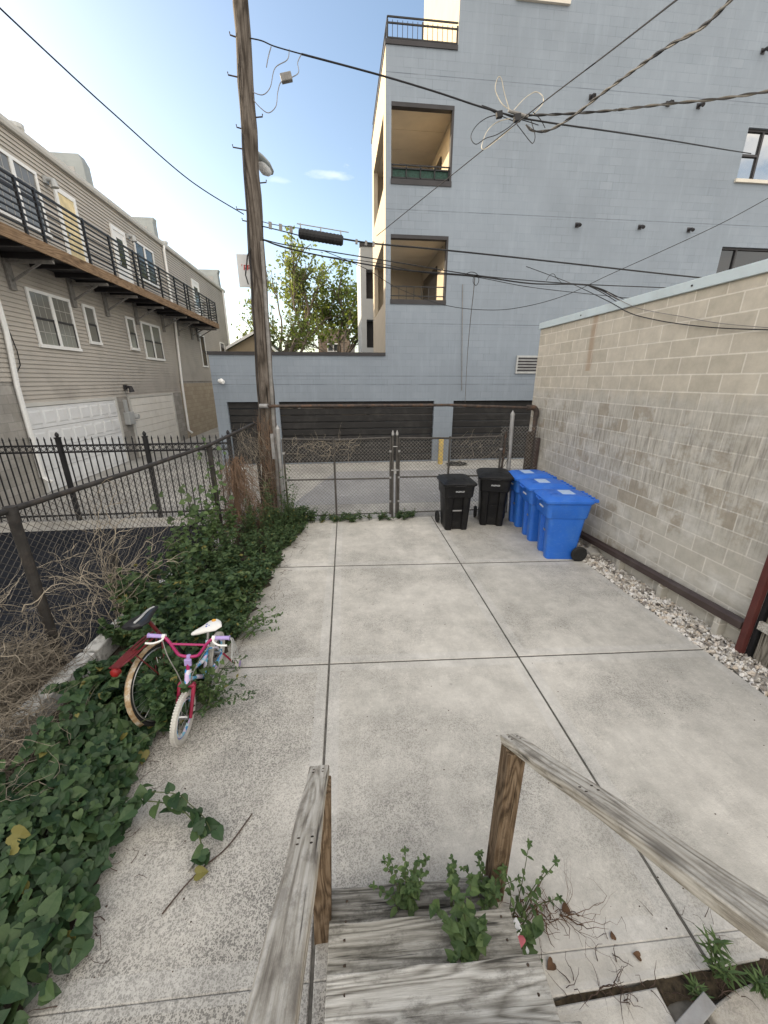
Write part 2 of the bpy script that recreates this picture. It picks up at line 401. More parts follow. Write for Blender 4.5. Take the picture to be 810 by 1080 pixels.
M['red_paint'] = simple('red_marking', (.5, .03, .025), .6, .2, 20)
M['bin_blue'] = simple('blue_plastic', (.022, .135, .56), .42, .1, 3, dirt=(.07, .21, .56), dirt_amt=.5, bump=.12, bscale=220, spec=.4)
def scuffed(m, col, amt):
    nt_ = m.node_tree; b_ = nt_.nodes['Principled BSDF']; lk = b_.inputs['Base Color'].links[0].from_socket
    tc_ = nt_.nodes.new('ShaderNodeTexCoord'); mp_ = nt_.nodes.new('ShaderNodeMapping'); mp_.inputs['Scale'].default_value = (5, 5, 26); mp_.inputs['Rotation'].default_value = (.3, .2, .4); nt_.links.new(tc_.outputs['Object'], mp_.inputs['Vector'])
    n_ = nt_.nodes.new('ShaderNodeTexNoise'); n_.inputs['Scale'].default_value = 3; n_.inputs['Detail'].default_value = 7; n_.inputs['Roughness'].default_value = .75; nt_.links.new(mp_.outputs[0], n_.inputs['Vector'])
    r_ = nt_.nodes.new('ShaderNodeValToRGB'); r_.color_ramp.elements[0].position = .56; r_.color_ramp.elements[0].color = (0, 0, 0, 1); r_.color_ramp.elements[1].position = .72; r_.color_ramp.elements[1].color = (amt, amt, amt, 1); nt_.links.new(n_.outputs['Fac'], r_.inputs['Fac'])
    sp_ = nt_.nodes.new('ShaderNodeSeparateXYZ'); nt_.links.new(tc_.outputs['Object'], sp_.inputs[0])
    x_ = nt_.nodes.new('ShaderNodeMix'); x_.data_type = 'RGBA'; nt_.links.new(r_.outputs['Color'], x_.inputs[0]); nt_.links.new(lk, x_.inputs[6]); x_.inputs[7].default_value = (*col, 1)
    nt_.links.new(x_.outputs[2], b_.inputs['Base Color'])
scuffed(M['bin_blue'], (.16, .28, .55), .6)
M['bin_black'] = simple('black_plastic', (.007, .007, .008), .42, .25, 3, dirt=(.03, .029, .027), dirt_amt=.5, bump=.12, bscale=220, spec=.25)
M['tyre'] = simple('black_rubber', (.018, .018, .018), .75, .3, 12)
scuffed(M['bin_black'], (.07, .068, .065), .6)
M['print_white'] = simple('white_print', (.68, .7, .72), .6, .1, 20)
M['print_faint'] = simple('faint_white_print', (.22, .34, .62), .6, .3, 40)
M['label_pale'] = simple('pale_lid_sticker', (.4, .52, .72), .5, .12, 30)
M['tarp'] = simple('black_plastic_scrap', (.012, .012, .012), .35, .2, 12)
M['yellow'] = simple('faded_yellow_paint', (.58, .42, .13), .7, .15, 9, dirt=(.3, .24, .14))
M['pink'] = simple('magenta_bike_paint', (.33, .016, .11), .3, .08, 6, bump=0, spec=.5)
M['darkpink'] = simple('crimson_fork_paint', (.24, .008, .04), .35, .12, 6, bump=0, spec=.5)
M['lilac'] = simple('lilac_rubber', (.36, .28, .55), .55, .08, 6)
M['bikewhite'] = simple('white_bike_plastic', (.72, .72, .7), .4, .04, 6, bump=.02)
M['whitetyre'] = simple('cream_white_rubber', (.5, .485, .45), .7, .1, 9, dirt=(.3, .28, .24))
t = NT('printed_blue_frame_paint')
v = t.voro(t.co, 22, 'Color'); c = t.ramp(t.sep(v)[0], [(.25, (.05, .28, .6)), (.45, (.25, .6, .78)), (.6, (.75, .77, .8)), (.85, (.62, .5, .75))])
M['printblue'] = t.done(c, .35, spec=.5)
M['teal'] = simple('teal_plastic', (.06, .34, .33), .45, .1, 6)
M['seatmark'] = simple('orange_flower_print', (.75, .38, .06), .5, .1, 9)
M['seatblue'] = simple('blue_dot_print', (.12, .16, .5), .5, .1, 9)
M['chrome'] = simple('dull_chrome', (.5, .5, .5), .3, .12, 9, metal=.9, bump=.02)
M['redbike'] = simple('red_bike_paint', (.12, .012, .016), .4, .2, 9, dirt=(.08, .03, .02), spec=.5)
t = NT('rusty_mudguard'); n = t.noise(t.co, 16, 7, .7)
c = t.ramp(n, [(.35, (.24, .14, .06)), (.5, (.34, .25, .15)), (.6, (.48, .44, .37)), (.72, (.14, .065, .025))])
M['rustguard'] = t.done(c, .6, t.bump(n, .3, .004), metal=.2)
M['reflector'] = simple('dull_red_reflector', (.22, .012, .012), .35, .15, 20, spec=.5)
M['saddle_black'] = simple('black_vinyl_saddle', (.014, .015, .018), .38, .2, 8, spec=.5)
M['litter'] = simple('white_wrapper', (.68, .68, .68), .5, .1, 12)
M['litterpink'] = simple('pink_wrapper', (.6, .16, .2), .5, .1, 12)
M['stone_chunk'] = mat_concrete('stone_chunk', (.46, .44, .4), (.3, .29, .27), (.14, .135, .125), .5)
t = NT('river_gravel'); v = t.voro(t.co, 19, 'Color')
c = t.ramp(t.sep(v)[0], [(.1, (.26, .235, .21)), (.3, (.52, .48, .42)), (.55, (.68, .65, .6)), (.75, (.8, .78, .75)), (.95, (.56, .48, .39))])
M['gravel'] = t.done(t.mix(.12, c, t.noise(t.co, 90, 3), 'MULTIPLY'), .8)
M['painted_curb'] = simple('flaking_white_curb_paint', (.68, .68, .66), .85, .1, 9, dirt=(.1, .095, .09), dirt_amt=.85, dscale=12, bump=.5, bscale=60)
M['brickwall'] = None
t = NT('brown_brick'); X, Y, Z = t.sep(t.pos)
bc, bf = t.brick(t.comb(t.math('ADD', X, Y), Z, 0), .42, .16, .02, (.19, .14, .105), (.27, .2, .15), (.3, .26, .22), .3)
M['brickwall'] = t.done(bc, .9)
M['greenroof'] = simple('green_shingle_roof', (.075, .1, .06), .9, .25, 8)
M['tanwall'] = simple('tan_gable_wall', (.33, .27, .19), .85, .1, 2)
M['greywall'] = simple('grey_far_wall', (.32, .31, .3), .85, .1, 2)

def mat_leaf(name, a, b, cpt, tr=.3, scale=5, rough=.5, yel=.0):
    t = NT(name)
    isl = t.n.new('ShaderNodeNewGeometry').outputs['Random Per Island']
    n = t.noise(t.pos, scale, 3, .7); n2 = t.noise(t.pos, scale * 14, 3, .7)
    f = t.math('ADD', t.math('MULTIPLY', n, .42), t.math('ADD', t.math('MULTIPLY', isl, .38), t.math('MULTIPLY', n2, .2)))
    c = t.ramp(f, [(.25, a), (.5, b), (.75, cpt)])
    if yel: c = t.mix(t.math('MULTIPLY', t.math('LESS_THAN', t.math('FRACT', t.math('MULTIPLY', isl, 17.3)), yel), .75), c, (.2, .17, .045))
    t.done(c, rough, spec=.25)
    tb = t.n.new('ShaderNodeBsdfTranslucent')
    t.link(t.mix(1, c, (1.0, 1.0, .45), 'MULTIPLY'), tb.inputs['Color'])
    mx = t.n.new('ShaderNodeMixShader'); mx.inputs[0].default_value = tr
    t.link(t.b.outputs[0], mx.inputs[1]); t.link(tb.outputs[0], mx.inputs[2]); t.link(mx.outputs[0], t.out.inputs['Surface'])
    return t.mat
M['leaf_vine'] = mat_leaf('bindweed_leaf', (.014, .034, .015), (.034, .068, .028), (.08, .125, .048), .15, 6, .45, .02)
M['leaf_weed'] = mat_leaf('weed_leaf', (.02, .042, .018), (.05, .09, .036), (.105, .15, .06), .15, 5, .5, .03)
M['leaf_bright'] = mat_leaf('fresh_weed_leaf', (.045, .08, .03), (.08, .13, .048), (.13, .19, .07), .2, 8)
M['leaf_tree'] = mat_leaf('tree_leaf', (.08, .12, .035), (.16, .215, .065), (.28, .31, .1), .55, .8)
M['leaf_tree_grey'] = mat_leaf('tree_leaf_olive', (.09, .125, .055), (.16, .2, .085), (.26, .29, .13), .55, .8)
M['bark'] = simple('tree_bark', (.15, .125, .1), .9, .3, 6, bump=.6, bscale=25)
M['stem'] = simple('plant_stem', (.07, .085, .035), .7, .2, 12)
M['dry'] = simple('dry_vine_stem', (.29, .25, .195), .85, .35, 14)
M['dry_dark'] = simple('dead_thatch', (.2, .172, .135), .9, .4, 14)
M['dry_red'] = simple('russet_dead_vine', (.19, .125, .085), .9, .35, 10)
M['twig'] = simple('brown_twig', (.075, .05, .04), .8, .3, 12)
M['deadleaf'] = simple('brown_dead_leaf', (.1, .055, .03), .8, .3, 20)

# ------------------------------------------------------------------ light, sky
CLOUD = 9.0  # brightness of the wisps and of the added unseen cloud bank
SUN_EL, SUN_AZ = R(17), math.atan2(-.9, .42)     # azimuth measured from +Y towards +X
sd = Vector((math.sin(SUN_AZ) * math.cos(SUN_EL), math.cos(SUN_AZ) * math.cos(SUN_EL), math.sin(SUN_EL)))
w = bpy.data.worlds.new('World'); scene.world = w; w.use_nodes = True
nt = w.node_tree; bg = nt.nodes['Background']
sky = nt.nodes.new('ShaderNodeTexSky'); sky.sky_type = 'NISHITA'; sky.sun_disc = False
sky.sun_elevation = SUN_EL; sky.sun_rotation = SUN_AZ
sky.air_density = 1.0; sky.dust_density = 1.9; sky.ozone_density = 1.0; sky.altitude = 100
# broken cloud: few wisps north; unseen bright bank overhead and south, added to brighten the yard
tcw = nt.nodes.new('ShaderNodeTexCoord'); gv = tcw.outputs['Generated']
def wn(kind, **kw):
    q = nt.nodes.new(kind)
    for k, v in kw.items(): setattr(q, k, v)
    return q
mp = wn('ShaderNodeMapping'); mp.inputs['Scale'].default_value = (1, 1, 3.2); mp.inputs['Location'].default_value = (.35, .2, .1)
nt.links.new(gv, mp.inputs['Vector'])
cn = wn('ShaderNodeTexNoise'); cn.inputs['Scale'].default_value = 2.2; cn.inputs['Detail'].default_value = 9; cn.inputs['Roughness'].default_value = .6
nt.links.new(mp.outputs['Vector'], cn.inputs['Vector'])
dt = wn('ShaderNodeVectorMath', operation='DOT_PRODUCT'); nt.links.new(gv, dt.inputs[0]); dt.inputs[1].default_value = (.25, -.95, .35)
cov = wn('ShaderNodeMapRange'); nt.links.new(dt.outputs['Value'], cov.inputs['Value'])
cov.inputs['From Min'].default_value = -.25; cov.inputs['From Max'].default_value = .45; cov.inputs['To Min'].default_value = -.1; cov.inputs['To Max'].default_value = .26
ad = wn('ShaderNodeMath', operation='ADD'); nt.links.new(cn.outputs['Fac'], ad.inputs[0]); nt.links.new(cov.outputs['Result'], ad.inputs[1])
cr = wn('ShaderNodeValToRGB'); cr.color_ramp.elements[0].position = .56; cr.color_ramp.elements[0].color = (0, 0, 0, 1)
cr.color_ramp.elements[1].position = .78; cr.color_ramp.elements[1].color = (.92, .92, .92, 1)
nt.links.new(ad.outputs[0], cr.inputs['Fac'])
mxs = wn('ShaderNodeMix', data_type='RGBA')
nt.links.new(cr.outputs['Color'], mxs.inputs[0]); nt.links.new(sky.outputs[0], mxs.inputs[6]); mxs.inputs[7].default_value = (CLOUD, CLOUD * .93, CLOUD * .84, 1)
# two small wisps low in the north
def wisp(px, py, w_, h_, amt, col_in):
    d0 = _ray(px, py).normalized(); rr0 = Vector((d0.y, -d0.x, 0)).normalized(); uu0 = rr0.cross(d0)
    acc = None
    for vec, k in ((rr0, w_), (uu0, h_)):
        q = wn('ShaderNodeVectorMath', operation='DOT_PRODUCT'); nt.links.new(gv, q.inputs[0]); q.inputs[1].default_value = vec
        m1 = wn('ShaderNodeMath', operation='DIVIDE'); nt.links.new(q.outputs['Value'], m1.inputs[0]); m1.inputs[1].default_value = k
        m2 = wn('ShaderNodeMath', operation='POWER'); nt.links.new(m1.outputs[0], m2.inputs[0]); m2.inputs[1].default_value = 2
        if acc is None: acc = m2.outputs[0]
        else:
            m3 = wn('ShaderNodeMath', operation='ADD'); nt.links.new(acc, m3.inputs[0]); nt.links.new(m2.outputs[0], m3.inputs[1]); acc = m3.outputs[0]
    fd = wn('ShaderNodeVectorMath', operation='DOT_PRODUCT'); nt.links.new(gv, fd.inputs[0]); fd.inputs[1].default_value = d0
    fg = wn('ShaderNodeMath', operation='GREATER_THAN'); nt.links.new(fd.outputs['Value'], fg.inputs[0]); fg.inputs[1].default_value = .5
    n_ = wn('ShaderNodeTexNoise'); n_.inputs['Scale'].default_value = 30; n_.inputs['Detail'].default_value = 6; mm = wn('ShaderNodeMapping'); mm.inputs['Scale'].default_value = (1, 1, 3); nt.links.new(gv, mm.inputs['Vector']); nt.links.new(mm.outputs[0], n_.inputs['Vector'])
    m4 = wn('ShaderNodeMath', operation='MULTIPLY_ADD'); nt.links.new(n_.outputs['Fac'], m4.inputs[0]); m4.inputs[1].default_value = 2.2; nt.links.new(acc, m4.inputs[2])
    r_ = wn('ShaderNodeMapRange', clamp=True); nt.links.new(m4.outputs[0], r_.inputs['Value']); r_.inputs['From Min'].default_value = 1.9; r_.inputs['From Max'].default_value = .9; r_.inputs['To Min'].default_value = 0; r_.inputs['To Max'].default_value = amt
    m5 = wn('ShaderNodeMath', operation='MULTIPLY'); nt.links.new(r_.outputs[0], m5.inputs[0]); nt.links.new(fg.outputs[0], m5.inputs[1])
    mx2 = wn('ShaderNodeMix', data_type='RGBA'); nt.links.new(m5.outputs[0], mx2.inputs[0]); nt.links.new(col_in, mx2.inputs[6]); mx2.inputs[7].default_value = (CLOUD * .62, CLOUD * .62, CLOUD * .62, 1)
    return mx2.outputs[2]
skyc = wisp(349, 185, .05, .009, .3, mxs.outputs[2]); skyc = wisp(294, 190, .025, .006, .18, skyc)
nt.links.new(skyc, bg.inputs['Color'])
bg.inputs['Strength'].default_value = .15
sl = bpy.data.lights.new('sun', 'SUN'); sl.energy = 4.0; sl.angle = R(.5); sl.color = (1.0, .84, .62)
so = bpy.data.objects.new('sun', sl); COL.objects.link(so); so.location = sd * 60
so.rotation_euler = sd.to_track_quat('Z', 'Y').to_euler()
scene.view_settings.view_transform = 'Standard'; scene.view_settings.look = 'None'
scene.view_settings.exposure = 1.07; scene.view_settings.gamma = 1
scene.view_settings.use_curve_mapping = False
scene.view_settings.use_white_balance = True; scene.view_settings.white_balance_temperature = 6560; scene.view_settings.white_balance_tint = 9
scene.cycles.max_bounces = 8; scene.cycles.diffuse_bounces = 4; scene.cycles.transparent_max_bounces = 8
# ================================================================== GROUND
def sheet(name, x0, x1, y0, y1, z, mat):
    mb = MB(); mb.quad((x0, y0, z), (x1, y0, z), (x1, y1, z), (x0, y1, z))
    return struct(mb.build(name, mat))
sheet('ground', -250, 250, -60, 400, -.06, M['soil'])
sheet('alley', -60, 60, 7.62, 13.6, -.012, M['conc_alley'])
sheet('driveway', -7.6, -4.05, 13.6, 60, -.012, M['conc_alley'])
sheet('parking_lot', -40, -2.6, -12, 7.62, -.016, M['asphalt'])
mb = MB(); 
mb.add([(-1.2, 8.7, -.006), (5.2, 8.5, -.006), (30, 8.5, -.006), (30, 12.0, -.006), (4.0, 12.0, -.006), (-.2, 12.1, -.006)], [(0, 1, 2, 3, 4, 5)])
struct(mb.build('alley_asphalt', M['asphalt_old']))
sheet('joint_bed', -2.3, 3.84, .892, 7.62, -.0075, M['joint'])
sheet('joint_bed', -2.3, 3.84, -2, .892, -.034, M['joint'])

def jl(y): return -.25 + .0155 * y
def jr(y): return 1.715 + .02 * y
def xedge(y): return 3.82
def xleft(y): return -2.3
def t0(x): return -1.5
def t1(x): return 1.05 - .028 * x
def t2(x): return 3.26 - .055 * x
def t3(x): return 5.47 - .0625 * x
def t4(x): return 7.6
def cross(fx, fy):
    x, y = 0, 4
    for _ in range(12): y = fy(x); x = fx(y)
    return Vector((x, y, 0))
patio = MB()
def panel(fx0, fx1, fy0, fy1, band=.1, jb=.0075, jt=.0075):
    P = [cross(fx0, fy0), cross(fx1, fy0), cross(fx1, fy1), cross(fx0, fy1)]; j = .0095
    def inset(d):
        return [P[0] + Vector((j + d, jb + d, 0)), P[1] + Vector((-j - d, jb + d, 0)), P[2] + Vector((-j - d, -jt - d, 0)), P[3] + Vector((j + d, -jt - d, 0))]
    I0 = inset(0); I1 = inset(.005); I2 = inset(band)
    lo = [p + Vector((0, 0, -.05)) for p in I0]; e0 = [p + Vector((0, 0, -.005)) for p in I0]
    for i in range(4):
        k = (i + 1) % 4
        patio.quad(lo[i], lo[k], e0[k], e0[i], 1)
        patio.quad(e0[i], e0[k], I1[k], I1[i], 1)
        patio.quad(I1[i], I1[k], I2[k], I2[i], 1)
    patio.quad(*I2, 0)
cols = [(xleft, jl), (jl, jr), (jr, xedge)]
for a, b in cols:
    panel(a, b, t1, t2, .1, .001, .01); panel(a, b, t2, t3, .1, .01, .017); panel(a, b, t3, t4, .1, .017)
panel(xleft, jl, t0, t1, .04, .0075, .001)
seam = lambda x: .885 + .006 * math.sin(x * 7)
panel(jl, jr, seam, t1, .03, .0, .001); panel(jr, xedge, seam, t1, .03, .0, .001)
seam2 = lambda x: .862 + .008 * math.sin(x * 9)
panel(jl, lambda y: 1.42, t0, seam2, .03)
sm = MB(); nn = 90
sm.add([(-.2 + 4.0 * i / nn, y + (.012 * math.sin(i * .7) + rng.uniform(-.008, .008)), z + rng.uniform(-.004, .006)) for i in range(nn + 1) for y, z in ((.80, -.03), (.855, -.012), (.87, -.014), (.886, -.004))], [(i * 4 + k, i * 4 + 4 + k, i * 4 + 5 + k, i * 4 + 1 + k) for i in range(nn) for k in (0, 1, 2)])
struct(sm.build('seam_soil', M['seam_dirt'], smooth=True))
struct(patio.build('patio', [M['conc'], M['conc_edge']]))

# broken slab pieces past the open seam
def chunk(name, label, pts, h, mat, z0=-.03, tilt=(0, 0)):
    mb = MB(); c = sum((Vector((x, y, 0)) for x, y in pts), Vector()) / len(pts)
    def P(x, y, z): return (x, y, z + (x - c.x) * tilt[0] + (y - c.y) * tilt[1])
    mb.loft([[P(x, y, z0) for x, y in pts], [P(x, y, z0 + h) for x, y in pts]])
    t = thing(name, label, 'rubble', (c.x, c.y, z0))
    o = mb.build(name + '_body', mat, t, bevel=.012)
    return t
chunk('broken_slab', 'rough pale broken concrete slab with a slotted strip lying on it', [(1.58, .76), (1.62, .3), (2.3, .25), (2.25, .72), (1.95, .82), (1.75, .8)], .07, M['conc_old'], -.05, (.03, .05))
chunk('stone_block', 'small pale stone lump beside the rear of the nearest blue cart', [(4.0, 5.32), (4.14, 5.28), (4.17, 5.42), (4.08, 5.5), (3.98, 5.44)], .1, M['stone_chunk'], 0.0, (.1, .2))

# gravel strip
xs = MB(); xs.quad((3.825, -2, -.02), (4.2, -2, -.02), (4.2, 8.3, -.02), (3.825, 8.3, -.02))
ico_v = []; ph = (1 + 5 ** .5) / 2
for a in (-1, 1):
    for b in (-ph, ph): ico_v += [(0, a, b), (a, b, 0), (b, 0, a)]
ico_v = np.array(ico_v) / math.sqrt(1 + ph * ph)
from itertools import combinations
d_e = min(np.linalg.norm(ico_v[0] - q) for q in ico_v[1:])
ico_f = [f for f in combinations(range(12), 3) if all(abs(np.linalg.norm(ico_v[a] - ico_v[b]) - d_e) < 1e-3 for a, b in combinations(f, 2))]
for i in range(3800):
    y = rng.uniform(1.3, 6.6); x = 3.8 + .41 * rng.random()
    s = abs(rng.normal(.012, .005)) + .006
    z = -.012 + rng.uniform(0, .03) + (.02 if x > 4.0 else 0)
    A = rng.normal(size=(3, 3)); q, _ = np.linalg.qr(A)
    v = (ico_v * rng.uniform(.8, 1.15, (12, 1)) * np.array([1.25, .95, .65]) * s) @ q
    xs.add(v + np.array([x, y, z]), ico_f)
tag(xs.build('gravel', M['gravel'], smooth=False), 'pale river pebble strip between the concrete and the block wall', 'gravel', kind='stuff')

# ================================================================== WALL HELPER
def facade(mb, axis, pos, a0, a1, z0, z1, holes, depth, m=0, mr=None):
    """wall sheet at axis=pos with rectangular holes; holes = (a0,a1,z0,z1,reveal)"""
    A = sorted({a0, a1} | {min(max(v, a0), a1) for h in holes for v in h[:2]}); Z = sorted({z0, z1} | {min(max(v, z0), z1) for h in holes for v in h[2:4]})
    def P(a, z, d=0): return (a, pos + d, z) if axis == 'Y' else (pos + d, a, z)
    for i in range(len(A) - 1):
        for k in range(len(Z) - 1):
            ca, cz = (A[i] + A[i + 1]) / 2, (Z[k] + Z[k + 1]) / 2
            if any(h[0] < ca < h[1] and h[2] < cz < h[3] for h in holes): continue
            mb.quad(P(A[i], Z[k]), P(A[i + 1], Z[k]), P(A[i + 1], Z[k + 1]), P(A[i], Z[k + 1]), m)
    mr = m if mr is None else mr
    for h in holes:
        if not h[4]: continue
        b0, b1, c0, c1 = h[:4]
        for (p, q) in (((b0, c0), (b1, c0)), ((b1, c0), (b1, c1)), ((b1, c1), (b0, c1)), ((b0, c1), (b0, c0))):
            mb.quad(P(*p), P(*q), P(q[0], q[1], depth), P(p[0], p[1], depth), mr)

# ================================================================== BLUE APARTMENT BUILDING
YB = 13.45
apt = thing('apartment_building', 'tall blue painted block apartment building with balconies above charcoal garage doors', 'building', (0, YB, 0))
mb = MB()
DZ = 2.08
doors = [(-3.63, -2.16), (-1.98, 3.24), (3.92, 9.2), (9.9, 15.1)]
holes = [(a, b, 0, DZ, 1) for a, b in doors]
holes += [(-4.0, 1.55, 3.52, 15.5, 0), (1.55, 3.49, 11.12, 15.5, 0)]
holes += [(1.71, 3.47, 8.2, 9.95, 1), (1.71, 3.47, 5.12, 6.88, 1)]
wins = [(12.6, 14.1, 8.7, 9.98), (12.69, 14.9, 5.6, 6.9), (5.05, 6.42, 12.28, 13.7), (12.7, 14.2, 11.9, 13.3)]
holes += [(a, b, c, d, 1) for a, b, c, d in wins]
facade(mb, 'Y', YB, -4.0, 30, 0, 15.5, holes, .22)
# other sides and roofs
mb.quad((-4.0, YB, 0), (-4.0, 27, 0), (-4.0, 27, 3.52), (-4.0, YB, 3.52))
mb.quad((-4.0, YB, 3.42), (1.55, YB, 3.42), (1.55, 27, 3.42), (-4.0, 27, 3.42))
mb.quad((3.49, 18.3, 15.5), (30, 18.3, 15.5), (30, YB, 15.5), (3.49, YB, 15.5))
mb.quad((30, YB, 0), (30, 30, 0), (30, 30, 15.5), (30, YB, 15.5))
mb.build('wall', M['blue'], apt)
# the tower's side wall: sheet with openings, plus inner lining of the balconies
YT = 17.9
sw = MB()
facade(sw, 'X', 1.552, YB + .002, YT, 3.5, 11.12, [(14.0, 17.3, 8.2, 9.95, 1), (14.0, 17.3, 5.12, 6.88, 1)], .15)
facade(sw, 'X', 3.492, YB + .002, 18.4, 10.7, 15.5, [], .1)
sw.quad((1.55, YT, 3.5), (3.49, YT, 3.5), (3.49, YT, 7.3), (1.55, YT, 7.3))
sw.build('side_wall', M['tan'], apt)
for zf, zc, zs in ((7.45, 10.02, 8.2), (4.4, 6.95, 5.12)):
    rm = MB()
    rm.quad((1.72, YB + .225, zf), (3.56, YB + .225, zf), (3.56, YT - .1, zf), (1.72, YT - .1, zf), 0)         # floor
    rm.quad((3.56, YB + .225, zf), (3.56, 17.75, zf), (3.56, 17.75, zc), (3.56, YB + .225, zc), 2)
    rm.quad((1.72, 17.75, zf), (3.56, 17.75, zf), (3.56, 17.75, zc), (1.72, 17.75, zc), 2)
    for q in range(4):
        y0 = YB + .23 + q * 1.08
        rm.box(1.72, 3.56, y0, y0 + 1.065, zc - .03, zc + .02, 1)
    rm.box(3.52, 3.555, 15.1, 17.3, zf, zf + 2.1, 3)
    rm.build('balcony_room', [M['conc_alley'], M['ceil'], M['tan'], M['glass_black']], apt)
    b = MB(); b.box(1.70, 3.485, YB - .025, YB + .2, zs - .1, zs + .03); b.box(1.71, 3.475, YB - .012, YB + .16, zc - .17, zc - .075); b.box(3.42, 3.476, YB - .01, YB + .16, zs + .03, zc - .17)
    b.build('opening_trim', M['dark'], apt)
rl = MB()
for z in (8.58, 8.5, 8.28): rl.bar((1.72, YB + .05, z), (3.42, YB + .05, z), .03)
for i in range(5): rl.bar((1.74 + i * .415, YB + .05, 8.23), (1.74 + i * .415, YB + .05, 8.58), .03)
rr = rl.build('balcony_railing', M['blackmetal'], apt)
sc = MB(); sc.box(1.75, 3.4, YB + .075, YB + .085, 8.24, 8.52); sc.build('privacy_screen', M['green_screen'], rr)
rl = MB()
for z in (5.52, 5.26): rl.bar((1.72, YB + .05, z), (3.42, YB + .05, z), .028)
for i in range(8): rl.bar((1.74 + i * .238, YB + .05, 5.15), (1.74 + i * .238, YB + .05, 5.52), .016)
rl.build('balcony_railing', M['blackmetal'], apt)
rl = MB()
for z in (11.68, 11.56, 11.27): rl.bar((1.6, YB + .06, z), (3.48, YB + .06, z), .03); rl.bar((1.6, YB + .06, z), (1.6, 18.0, z), .03)
for i in range(15): rl.bar((1.6 + i * .134, YB + .06, 11.2), (1.6 + i * .134, YB + .06, 11.62), .014 if i % 7 else .04)
for i in range(24): rl.bar((1.6, YB + .06 + i * .19, 11.2), (1.6, YB + .06 + i * .19, 11.62), .014)
rl.build('terrace_railing', M['blackmetal'], apt)
cp = MB(); cp.box(1.53, 3.488, YB - .03, YB + .2, 11.1, 11.2); cp.box(1.53, 1.75, YB + .2, 18, 11.1, 11.2)
cp.build('parapet_cap', M['dark'], apt); cp = MB(); cp.box(-4.03, 1.548, YB - .04, YB + .22, 3.5, 3.6); cp.box(-4.03, -3.8, YB + .22, 27, 3.5, 3.6)
cp.build('parapet_cap', M['dark'], apt)
tf = MB(); tf.quad((1.6, YB + .2, 10.72), (3.49, YB + .2, 10.72), (3.49, 18, 10.72), (1.6, 18, 10.72)); tf.build('terrace_floor', M['conc_alley'], apt)
for a, b in doors:
    d = MB(); n = 9; h = DZ / n
    for i in range(n):
        z = i * h
        d.loft([[(a, YB + .16, z + .012), (b, YB + .16, z + .012), (b, YB + .22, z + .012), (a, YB + .22, z + .012)],
                [(a, YB + .13, z + .035), (b, YB + .13, z + .035), (b, YB + .22, z + .035), (a, YB + .22, z + .035)],
                [(a, YB + .13, z + h - .03), (b, YB + .13, z + h - .03), (b, YB + .22, z + h - .03), (a, YB + .22, z + h - .03)],
                [(a, YB + .16, z + h), (b, YB + .16, z + h), (b, YB + .22, z + h), (a, YB + .22, z + h)]])
    dr = d.build('garage_door', M['garage_dark'], apt)
    if b - a > 4:
        for x in (a + .45, b - .75):
            v = MB(); v.box(x, x + .32, YB + .115, YB + .13, DZ - .2, DZ - .13); v.build('door_vent', M['blackmetal'], dr)
for i, (a, b, c, d) in enumerate(wins):
    f = MB(); y = YB + .1
    for (p, q, r_, s_) in ((a, a + .06, c, d), (b - .06, b, c, d), (a + .06, b - .06, c, c + .06), (a + .06, b - .06, d - .06, d)): f.box(p, q, y - .03, y + .05, r_, s_)
    mid = a + .62
    f.box(mid - .03, mid + .03, y - .03, y + .05, c + .06, d - .06)
    if i != 1: f.box(a + .06, mid - .03, y - .028, y + .048, (c + d) / 2 - .03, (c + d) / 2 + .03)
    fr = f.build('window_frame', M['dark'], apt)
    g = MB(); g.quad((a + .03, y + .02, c + .03), (b - .03, y + .02, c + .03), (b - .03, y + .02, d - .03), (a + .03, y + .02, d - .03))
    g.build('pane', M['glass_black'] if i == 1 else M['glass_mirror'], fr)
    s = MB(); s.box(a - .06, b + .06, YB - .07, YB + .12, c - .09, c - .002); s.build('sill', M['sill'], fr)
# wall vent, stub pipes, service conduit, camera
p0, p1 = atY(545, 375, YB), atY(566, 394, YB)
v = MB(); v.box(p0.x, p1.x, YB - .05, YB + .02, p1.z, p0.z)
for i in range(5):
    z = p1.z + .07 + i * (p0.z - p1.z - .1) / 5
    v.obox(((p0.x + p1.x) / 2, YB - .055, z + .03), ((p1.x - p0.x) / 2 - .05, 0, 0), (0, .012, -.012), (0, .004, .02), 1)
v.build('louvre_vent', [M['plastic_grey'], M['dark']], apt)
for (x, y) in ((625.4, 101), (707, 108), (739.5, 110.5), (610.4, 236.8), (677, 239), (729, 242), (808, 52)):
    p = atY(x, y, YB - .1); v = MB()
    v.tube([(p.x, YB + .02, p.z + .02), (p.x, YB - .12, p.z + .01), (p.x - .01, YB - .2, p.z - .05)], [.04, .04, .05], 10)
    v.box(p.x - .06, p.x + .06, YB - .015, YB + .01, p.z - .05, p.z + .08)
    v.build('stub_vent', M['dark'], apt, smooth=False)
p = atY(234, 402, YB); v = MB(); v.tube([(p.x, YB, p.z + .05), (p.x, YB - .1, p.z + .05), (p.x + .03, YB - .16, p.z)], .03, 8); v.tube([(p.x - .06, YB - .12, p.z + .01), (p.x + .03, YB - .16, p.z), (p.x + .1, YB - .2, p.z - .03)], [.05, .075, .06], 10)
v.build('security_camera', M['white'], apt, smooth=True)
v = MB(); v.tube([atY(488, 300, YB - .03), atY(487.5, 340, YB - .03), atY(487, 412, YB - .03)], .011, 6); v.build('conduit', M['cable_grey'], apt)
